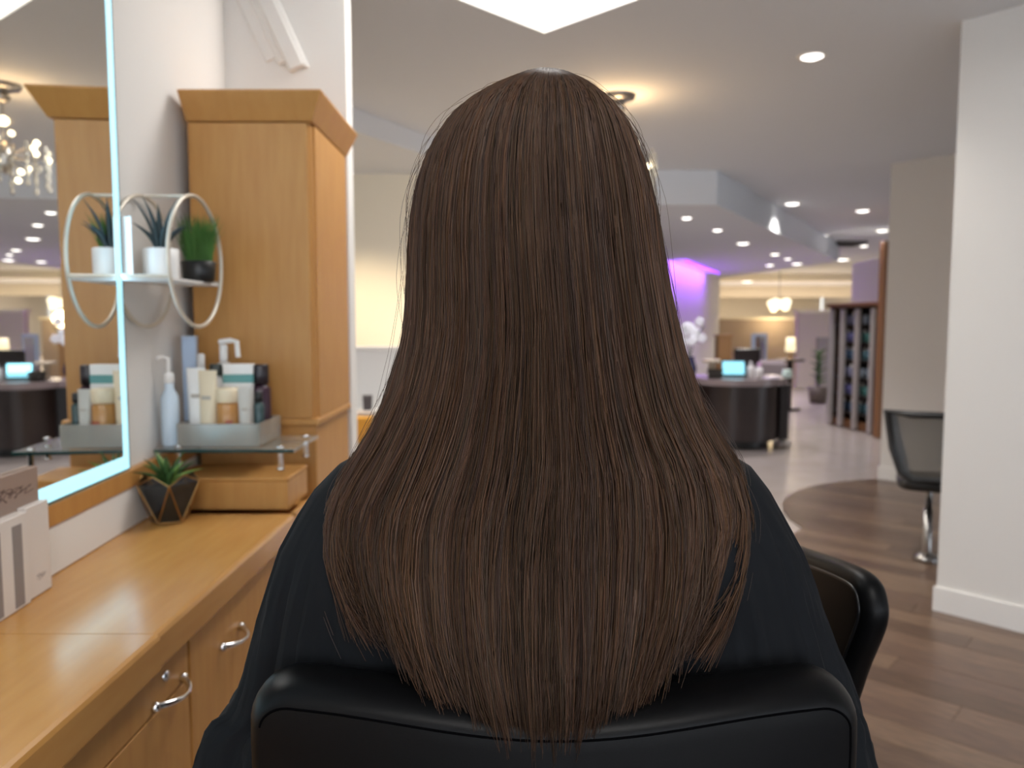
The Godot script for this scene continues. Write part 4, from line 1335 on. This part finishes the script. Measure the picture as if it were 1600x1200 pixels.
# ---------- left background ----------
func build_left_background() -> void:
	var w := thing("side_worktop", "mauve-grey worktop of the next station beyond the tower", "worktop", V(-1.15, 0, 4.25))
	part("top", boxm(Vector3(0, 0.62, 0), Vector3(0.95, 0.034, 1.3), 0.004), mat(Color("9c8b80"), 0.35), w)
	part("body", boxm(Vector3(-0.03, 0.30, 0), Vector3(0.88, 0.6, 1.24), 0.003), M.maple_dark, w)
	var p := thing("backboard", "pale upright panel behind the orange box at the next station", "panel", V(-1.0, 0.637, 4.82))
	part("panel", boxm(Vector3(0, 0.27, 0), Vector3(0.9, 0.54, 0.03), 0.004), mat(Color("dcdbd8"), 0.5), p)
	part("rail", boxm(Vector3(0, 0.555, 0), Vector3(0.92, 0.03, 0.04), 0.004), M.white_soft, p)
	var s := thing("white_ledge", "slim white ledge shelf behind the orange box", "shelf", V(-1.0, 0.80, 4.71))
	part("board", boxm(Vector3(0, 0.01, 0), Vector3(0.9, 0.02, 0.18), 0.003), M.white_soft, s)
	for x in [-0.3, 0.3]:
		part("bracket", boxm(Vector3(x, -0.04, -0.06), Vector3(0.02, 0.08, 0.06), 0.003), M.steel, s)
	var b := thing("orange_box", "orange-yellow box on the next station's worktop beside the hair", "box", V(-0.893, 0.637, 4.58), 0.05)
	part("body", boxm(Vector3(0, 0.07, 0), Vector3(0.105, 0.14, 0.09), 0.002), mat(Color("d0932c"), 0.5), b)
	part("lid", boxm(Vector3(0, 0.146, 0), Vector3(0.109, 0.012, 0.094), 0.002), mat(Color("d89d36"), 0.5), b)
	var c := thing("dark_cup", "dark grey square cup on the white ledge by the hair", "cup", V(-0.885, 0.82, 4.68), 0.2)
	part("body", lathem([Vector2(0, 0), Vector2(0.036, 0), Vector2(0.042, 0.085), Vector2(0.038, 0.085), Vector2(0.034, 0.01), Vector2(0, 0.01)], 4, Transform3D(Basis(Vector3.UP, PI / 4)), false), mat(Color("4a4648"), 0.5), c)
	part("rim", lathem([Vector2(0.04, 0.083), Vector2(0.044, 0.086), Vector2(0.04, 0.09)], 4, Transform3D(Basis(Vector3.UP, PI / 4)), false), mat(Color("6a6668"), 0.5), c)

# ---------- right side ----------
func build_waiting_chair() -> void:
	var t := thing("mesh_chair", "black mesh-back chair on a post, half hidden by the white wall", "chair", V(2.37, 0, 4.3), deg_to_rad(-25))
	var fr := mat(Color("2c2e30"), 0.45)
	var o := []
	for p in [Vector2(-0.235, 0.865), Vector2(-0.2, 0.66), Vector2(-0.155, 0.53), Vector2(-0.1, 0.495), Vector2(0.1, 0.495), Vector2(0.155, 0.53), Vector2(0.2, 0.66), Vector2(0.235, 0.865), Vector2(0.12, 0.855), Vector2(-0.12, 0.855)]:
		o.append(Vector3(p.x, p.y, 0.2 + 0.10 * (p.y - 0.5) - 0.9 * p.x * p.x))
	part("back_frame", tubem(o, 0.021, 8, true), fr, t)
	for g in [-1, 1]:
		var wing := Sh.new()
		var rows := []
		for i in 7:
			var k := i / 6.0
			var y := lerpf(0.53, 0.855, k)
			var x := lerpf(0.155, 0.235, k)
			rows.append([Vector3(g * x, y, 0.2 + 0.1 * (y - 0.5) - 0.9 * x * x), Vector3(g * (x - 0.045), y, 0.2 + 0.1 * (y - 0.5) - 0.9 * (x - 0.045) * (x - 0.045) + 0.004)])
		wing.grid(rows, false, g > 0)
		part("back_wing", wing.done(), mat(Color("54585c"), 0.6), t)
	var mesh_m := mat(Color(0.36, 0.35, 0.33, 0.78), 0.6)
	mesh_m.transparency = BaseMaterial3D.TRANSPARENCY_ALPHA
	var rows := []
	for i in 8:
		var y := lerpf(0.5, 0.85, i / 7.0)
		var row := []
		for k in 11:
			var x := lerpf(-1, 1, k / 10.0) * lerpf(0.13, 0.225, i / 7.0)
			row.append(Vector3(x, y, 0.195 + 0.1 * (y - 0.5) - 0.9 * x * x))
		rows.append(row)
	var s := Sh.new()
	s.grid(rows)
	part("mesh_panel", s.done(), mesh_m, t)
	s = Sh.new()
	var so := []
	var sr := []
	for i in 32:
		var a := TAU * i / 32
		so.append(Vector2(signf(cos(a)) * pow(absf(cos(a)), 0.5) * 0.17, signf(sin(a)) * pow(absf(sin(a)), 0.5) * 0.2)); sr.append(0.022)
	s.pillow(so, 0.028, sr, func(v: Vector3) -> Vector3: return Vector3(v.x, 0.455 + v.z, -v.y), 4, 0.004)
	part("seat", s.done(), M.black, t)
	part("post", lathem([Vector2(0.024, 0.03), Vector2(0.024, 0.3), Vector2(0.018, 0.3), Vector2(0.018, 0.43)], 16), M.steel, t)
	part("foot_flange", lathem([Vector2(0, 0.045), Vector2(0.03, 0.045), Vector2(0.05, 0.03), Vector2(0.065, 0.012), Vector2(0.065, 0.0), Vector2(0, 0.0)], 24), M.steel, t)

func build_reception() -> void:
	var d := thing("reception_desk", "dark espresso reception desk with a bowed front and pale counter", "desk", V(2.5, 0, 8.55))
	var bow := func(w: float, dep: float) -> PackedVector2Array:
		var p := PackedVector2Array()
		for i in 25:
			var a := PI + PI * i / 24.0
			p.append(Vector2(signf(cos(a)) * pow(absf(cos(a)), 0.75) * w, sin(a) * dep))
		p.append(Vector2(w, 0.35)); p.append(Vector2(-w, 0.35))
		return p
	part("front_body", plan(bow.call(0.44, 0.46), 0.09, 0.685, true), M.espresso, d)
	part("plinth", plan(bow.call(0.36, 0.34), 0.0, 0.09, true), M.black, d)
	part("wing_body", boxm(V(-0.75, 0.385, 0.1), Vector3(0.7, 0.6, 0.5), 0.004), mat(Color("191314"), 0.4), d)
	part("end_body", boxm(V(0.46, 0.385, 0.0), Vector3(0.1, 0.6, 0.5), 0.004), mat(Color("1d1615"), 0.4), d)
	part("counter_top", plan(bow.call(0.54, 0.52), 0.687, 0.755, true), mat(Color("8d8080"), 0.25), d)
	part("wing_top", boxm(V(-0.78, 0.72, 0.08), Vector3(0.72, 0.066, 0.62), 0.004), mat(Color("8a7777"), 0.25), d)
	var y := 0.757
	# laptop
	var lp := thing("laptop", "open laptop with a bright cyan screen on the reception desk", "laptop", V(2.44, y, 8.42), deg_to_rad(-8))
	part("keyboard_base", boxm(Vector3(0, 0.009, 0.04), Vector3(0.26, 0.016, 0.18), 0.004), M.black, lp)
	part("lid", boxm(Vector3(0, 0.1, -0.065), Vector3(0.26, 0.17, 0.008), 0.003, Basis(Vector3.RIGHT, -0.25)), M.black, lp)
	part("screen", boxm(Vector3(0, 0.1, -0.059), Vector3(0.235, 0.145, 0.004), 0.001, Basis(Vector3.RIGHT, -0.25)), glow(Color("8fdcee"), 0.85), lp)
	area(lp, Vector3(0, 0.1, -0.05), Vector2(0.23, 0.14), Color("8fdcee"), 0.02, Vector3(0, 0, 1))
	var g := "small containers on the reception desk"
	bottle("lotion_bottle", "white lotion bottle on the reception desk, right of the laptop", V(2.60, y, 8.35), cyl(0.034, 0, 0.13, 0.01), M.white, cyl(0.014, 0.131, 0.18), M.white_soft, g)
	bottle("pink_bottle", "white bottle with pinkish cap at the middle of the reception desk", V(2.71, y, 8.4), cyl(0.036, 0, 0.11, 0.01), M.white, cyl(0.022, 0.111, 0.165), mat(Color("c9a0c4"), 0.5), g)
	bottle("lidded_jar", "low white jar between the two white bottles on the reception desk", V(2.66, y, 8.27), cyl(0.04, 0, 0.07, 0.006), M.white_soft, cyl(0.041, 0.071, 0.09), M.white, g)
	bottle("mint_jar", "pale mint jar at the right corner of the reception desk", V(2.99, y, 8.33), cyl(0.055, 0, 0.07, 0.015), mat(Color("cfe6dc"), 0.4), cyl(0.05, 0.071, 0.09), mat(Color("d9efe6"), 0.4), g)
	var np := thing("paper_stack", "pale lavender papers lying on the reception desk", "paper", V(2.8, y, 8.25), 0.2)
	for i in 3:
		part("sheet", boxm(Vector3(0.004 * i, 0.003 + 0.006 * i, 0.003 * i), Vector3(0.15, 0.005, 0.12), 0.001, Basis(Vector3.UP, 0.06 * i)), mat(Color("d8d0e4"), 0.6), np)
	var bk := thing("basket", "dark open basket beside the laptop on the reception desk", "basket", V(2.2, y, 8.3))
	part("body", lathem([Vector2(0, 0), Vector2(0.07, 0), Vector2(0.085, 0.09), Vector2(0.078, 0.09), Vector2(0.064, 0.01), Vector2(0, 0.01)], 20), mat(Color("33302a"), 0.8), bk)
	part("rim", lathem([Vector2(0.077, 0.088), Vector2(0.09, 0.092), Vector2(0.077, 0.098)], 20), mat(Color("40382c"), 0.8), bk)
	var ub := thing("cream_stand", "cream display stand at the left end of the reception desk", "stand", V(2.22, y, 8.55))
	part("post", lathem(cyl(0.03, 0, 0.16), 16), mat(Color("b3a58e"), 0.5), ub)
	part("tray", lathem(cyl(0.1, 0.16, 0.19), 24), mat(Color("cdbfa8"), 0.5), ub)
	# monitor
	var mo := thing("monitor", "black computer monitor at the back of the reception desk", "monitor", V(2.70, y, 8.82))
	part("foot", boxm(Vector3(0, 0.008, 0), Vector3(0.16, 0.014, 0.1), 0.004), M.black, mo)
	part("neck", boxm(Vector3(0, 0.07, -0.01), Vector3(0.03, 0.12, 0.02), 0.004), M.black, mo)
	part("housing", boxm(Vector3(0, 0.21, 0), Vector3(0.3, 0.19, 0.025), 0.006), M.black, mo)
	part("screen", boxm(Vector3(0, 0.213, 0.0135), Vector3(0.28, 0.168, 0.002), 0.0005), mat(Color("2b2524"), 0.15), mo)
	# orchid
	var oc := thing("orchid", "tall white orchid in a dark blue vase before the violet wall", "potted plant", V(1.99, y, 8.6))
	part("vase", lathem([Vector2(0, 0), Vector2(0.05, 0), Vector2(0.075, 0.05), Vector2(0.08, 0.1), Vector2(0.05, 0.2), Vector2(0.06, 0.22), Vector2(0.045, 0.2), Vector2(0, 0.15)], 24), mat(Color("2f2c52"), 0.25), oc)
	for i in 3:
		var a := 0.9 * i - 0.9
		part("stem", tubem([Vector3(0, 0.18, 0), Vector3(a * 0.05, 0.42, 0.02), Vector3(a * 0.12 + 0.03, 0.56, 0.05)], 0.006, 6), M.leaf, oc)
	var pet := mat(Color("eef0f4"), 0.5)
	pet.backlight_enabled = true; pet.backlight = Color(0.2, 0.2, 0.22)
	for i in 12:
		var s := Sh.new()
		var c := Vector3(rnd(-0.06, 0.14), 0.36 + 0.25 * rng.randf(), rnd(0.0, 0.1))
		for k in 5:
			var a := TAU * k / 5 + i
			var u := Vector3(cos(a), sin(a), 0.25)
			s.lathe(_ball(0.026, 6), 8, Transform3D(Basis().scaled(Vector3(1, 1, 0.3)), c + u * 0.026))
		part("blossom", s.done(), pet, oc)
	# low pale object by the desk's foot
	var fp := thing("floor_pad", "small pale grey foot pad on the floor at the desk's right end", "pad", V(3.0, 0, 8.42))
	part("pad", lathem(cyl(0.09, 0.0, 0.05, 0.015), 24), mat(Color("b8b2ae"), 0.6), fp)
	part("grip", lathem(cyl(0.05, 0.05, 0.062, 0.004), 20), mat(Color("8c8884"), 0.6), fp)

func build_retail() -> void:
	# front plane runs from A (far) to B (near); local x along A->B, z out to the aisle
	var A := V(4.27, 0, 10.28)
	var B := V(4.44, 0, 9.10)
	var L := A.distance_to(B)
	var ax := (B - A).normalized()
	var c := thing("retail_shelves", "dark wooden retail shelving with silver posts and rows of bottles", "shelving", A)
	var az := ax.cross(Vector3.UP)
	c.transform = Transform3D(Basis(ax, Vector3.UP, az), A)
	var H := 1.56
	part("back_panel", boxm(Vector3(L / 2, H / 2, -0.36), Vector3(L, H, 0.03), 0.002), mat(Color("17151a"), 0.5), c)
	part("crown", boxm(Vector3(L / 2, H + 0.02, -0.16), Vector3(L + 0.1, 0.05, 0.46), 0.008), M.oak_dark, c)
	part("plinth", boxm(Vector3(L / 2, 0.05, -0.18), Vector3(L, 0.1, 0.34), 0.003), M.oak_dark, c)
	part("far_side", boxm(Vector3(-0.015, H / 2, -0.18), Vector3(0.03, H, 0.38), 0.003), M.oak_dark, c)
	var post := mat(Color("b5afad"), 0.35, 0.4)
	for x in [0.05, 0.30, 0.62, 0.95]:
		part("silver_post", boxm(Vector3(x, H / 2 - 0.01, 0.02), Vector3(0.085, H - 0.04, 0.05), 0.006), post, c)
	for i in 6:
		part("shelf_board", boxm(Vector3(L / 2, 0.2 + 0.225 * i, -0.18), Vector3(L - 0.02, 0.018, 0.34), 0.002), mat(Color("2a2422"), 0.5), c)
	part("gable", boxm(Vector3(L + 0.06, 1.15, -0.1), Vector3(0.09, 2.3, 0.5), 0.004), mat(Color("8a5f3d"), 0.5), c)
	var cols := [Color("4f6b8c"), Color("5d8796"), Color("6a6aa0"), Color("4a7f7c"), Color("8d8fae"), Color("a9b9c9")]
	var mats := []
	for k in cols: mats.append(mat(k, 0.35))
	var names := ["steel-blue", "teal-grey", "violet-grey", "green-teal", "pale lavender", "pale grey-blue"]
	var rows := ["lowest", "second", "third", "fourth", "fifth", "top"]
	var body := lathem(cyl(0.03, 0, 0.12, 0.006), 12)
	var cap := lathem(cyl(0.018, 0.12, 0.16, 0.004), 10)
	for i in 6:
		for k in 9:
			var x := 0.13 + 0.12 * k + rnd(-0.01, 0.01)
			var lp := Vector3(x, 0.21 + 0.225 * i, -0.08 + rnd(-0.02, 0.02))
			var n: int = (i * 2 + k / 3) % 6
			var lab := "%s bottle, %s of three in the %s bay, %s retail shelf" % [names[n], ["left", "middle", "right"][k % 3], ["far", "middle", "near"][k / 3], rows[i]]
			var t := thing("shelf_bottle", lab, "bottle", c.transform * lp, 0.0, "bottles on the retail shelves")
			part("body", body, mats[n], t)
			part("cap", cap, M.white_soft if (i + k) % 3 else M.black, t)
	wall_between("wall_side", Vector2(4.86, 8.3), Vector2(5.14, 11.7), 0, 2.25, 0.3, M.wall)

func build_far_room() -> void:
	# half-height partitions before the far room
	var p := setting("wall_low")
	part("partition", plan(PackedVector2Array([Vector2(5.3, 20.0), Vector2(7.45, 20.0), Vector2(7.45, 20.15), Vector2(5.3, 20.15)]), 0, 1.44), mat(Color("ad9c8c"), 0.8), p)
	part("cap_rail", plan(PackedVector2Array([Vector2(5.2, 19.96), Vector2(7.5, 19.96), Vector2(7.5, 20.2), Vector2(5.2, 20.2)]), 1.44, 1.5), M.cream, p)
	var q := setting("wall_low_right")
	part("partition", plan(PackedVector2Array([Vector2(5.95, 16.0), Vector2(7.3, 16.0), Vector2(7.3, 16.2), Vector2(5.95, 16.2)]), 0, 1.56), mat(Color("d8cbb9"), 0.8), q)
	part("cap_rail", plan(PackedVector2Array([Vector2(5.9, 15.95), Vector2(7.35, 15.95), Vector2(7.35, 16.25), Vector2(5.9, 16.25)]), 1.56, 1.62), M.cream, q)
	var door := setting("door_1")
	part("leaf", boxm(V(6.5, 0.53, 15.97), Vector3(0.34, 1.06, 0.05), 0.004), mat(Color("a49c94"), 0.5), door)
	part("door_handle", tubem([V(6.37, 0.5, 15.93), V(6.37, 0.5, 15.89), V(6.43, 0.5, 15.88)], 0.012, 8), M.steel, door)
	# far luminous cornices
	var k := setting("trim_4")
	part("cornice", plan(PackedVector2Array([Vector2(4.9, 21.0), Vector2(15.0, 21.0), Vector2(15.0, 21.3), Vector2(4.9, 21.3)]), 2.5, 2.69), M.cream, k)
	part("cornice", plan(PackedVector2Array([Vector2(4.9, 28.0), Vector2(15.0, 28.0), Vector2(15.0, 28.4), Vector2(4.9, 28.4)]), 2.3, 2.69), M.cream, k)
	for f in [23.5, 32.0]:  # light panels added so the far room turns bright cream
		var t := thing("added_ceiling_light", "long warm ceiling light panel added to brighten the far cream room, %s" % ("nearer one" if f < 30 else "farther one"), "ceiling light", V(9.5, 2.69, f))
		part("diffuser", boxm(Vector3(0, -0.02, 0), Vector3(6.0, 0.03, 1.0), 0.005), glow(Color("fff0d6"), 1.2), t)
		part("frame", boxm(Vector3(0, -0.006, 0), Vector3(6.1, 0.012, 1.1), 0.003), M.trim_white, t)
		area(t, Vector3(0, -0.045, 0), Vector2(6.0, 1.0), Color("ffeed6"), 45.0, Vector3.DOWN)
	# hanging far lamp
	var ch := thing("pendant_lamp", "glowing cluster pendant lamp far away above the low partition", "lamp", V(6.75, 1.8, 19.5))
	part("cord", tubem([Vector3(0, 0.2, 0), Vector3(0, 0.89, 0)], 0.01, 6), M.steel, ch)
	part("hub", lathem(_ball(0.09, 8), 14), M.steel, ch)
	for i in 9:
		var a := i * 2.4
		part("globe", lathem(_ball(0.1, 8), 14), glow(Color("fff1d0"), 1.5), ch, Vector3(cos(a) * 0.19, rnd(-0.15, 0.15), sin(a) * 0.19))
	var l := OmniLight3D.new()
	l.name = "lamp_light"; l.light_color = Color("ffe2b0"); l.light_energy = 0.5; l.light_size = 0.2; l.omni_range = 30; l.omni_attenuation = 2; l.shadow_enabled = true
	ch.add_child(l); l.position = Vector3(0, -0.35, 0)
	# pieces behind the desk
	var w := thing("wooden_pedestal", "narrow brown wooden pedestal behind the reception desk below the violet wall", "pedestal", V(3.02, 0, 11.0))
	part("body", boxm(Vector3(0, 0.58, 0), Vector3(0.19, 1.16, 0.19), 0.004), mat(Color("9c7448"), 0.5), w)
	part("cap", boxm(Vector3(0, 1.175, 0), Vector3(0.22, 0.03, 0.22), 0.004), mat(Color("a57d50"), 0.5), w)
	var m := thing("standing_mirror", "upright mirror in a pale blue frame behind the reception desk", "mirror", V(3.6, 0, 11.2), 0.3)
	part("frame", boxm(Vector3(0, 0.6, 0), Vector3(0.26, 1.2, 0.03), 0.006), mat(Color("a9b9cf"), 0.4), m)
	part("pane", boxm(Vector3(0.01, 0.62, 0.0165), Vector3(0.16, 1.08, 0.004), 0.001), M.mirror, m)
	var st := thing("side_table", "dark side table carrying the cream lamp behind the desk", "table", V(4.35, 0, 12.0))
	part("table_top", lathem(cyl(0.22, 0.76, 0.79), 28), M.espresso, st)
	part("leg", lathem(cyl(0.04, 0.02, 0.76), 14), M.espresso, st)
	part("foot", lathem(cyl(0.17, 0.0, 0.02), 24), M.espresso, st)
	var tl := thing("table_lamp", "small table lamp with a glowing cream shade behind the desk", "lamp", V(4.35, 0.79, 12.0))
	part("base", lathem(cyl(0.05, 0, 0.015), 18), M.brass, tl)
	part("stem", lathem(cyl(0.01, 0.015, 0.13), 10), M.brass, tl)
	part("shade", lathem([Vector2(0, 0.12), Vector2(0.08, 0.12), Vector2(0.065, 0.34), Vector2(0, 0.34)], 20), glow(Color("ffeec0"), 0.9), tl)
	var tll := OmniLight3D.new()
	tll.name = "lamp_light"; tll.light_color = Color("ffe2b0"); tll.light_energy = 0.05; tll.light_size = 0.05; tll.omni_range = 20; tll.omni_attenuation = 2; tll.shadow_enabled = true
	tl.add_child(tll); tll.position = Vector3(0, 0.23, 0)
	var ac := thing("armchair", "low mauve-grey armchair just behind the reception desk", "armchair", V(3.2, 0, 9.85), -0.4)
	var am := mat(Color("8d8285"), 0.8)
	part("seat", boxm(Vector3(0, 0.32, 0), Vector3(0.5, 0.2, 0.5), 0.04), am, ac)
	part("backrest", boxm(Vector3(0, 0.62, -0.24), Vector3(0.6, 0.5, 0.14), 0.05), am, ac)
	for g in [-1, 1]:
		part("armrest", boxm(Vector3(g * 0.29, 0.42, 0.02), Vector3(0.1, 0.34, 0.5), 0.03), am, ac)
		for z in [-0.2, 0.2]:
			part("leg", boxm(Vector3(g * 0.2, 0.11, z), Vector3(0.04, 0.22, 0.04), 0.004), M.black, ac)
	var pl := thing("floor_plant", "dark green leafy plant beside the retail shelves at the far doorway", "potted plant", V(5.2, 0, 13.0))
	part("pot", lathem([Vector2(0, 0), Vector2(0.13, 0), Vector2(0.17, 0.28), Vector2(0.15, 0.28), Vector2(0, 0.25)], 20), mat(Color("5a4f48"), 0.6), pl)
	part("stem", tubem([Vector3(0, 0.25, 0), Vector3(0.01, 0.6, 0), Vector3(0, 0.85, 0)], 0.015, 6), M.soil, pl)
	for i in 22:
		var a := i * 2.4
		var s := Sh.new()
		leaf_into(s, Vector3(0, 0.3 + 0.025 * i, 0), Vector3(cos(a), 0, sin(a)) * 0.16, 0.12, 0.07, 5)
		part("leaf", s.done(), M.leaf, pl)
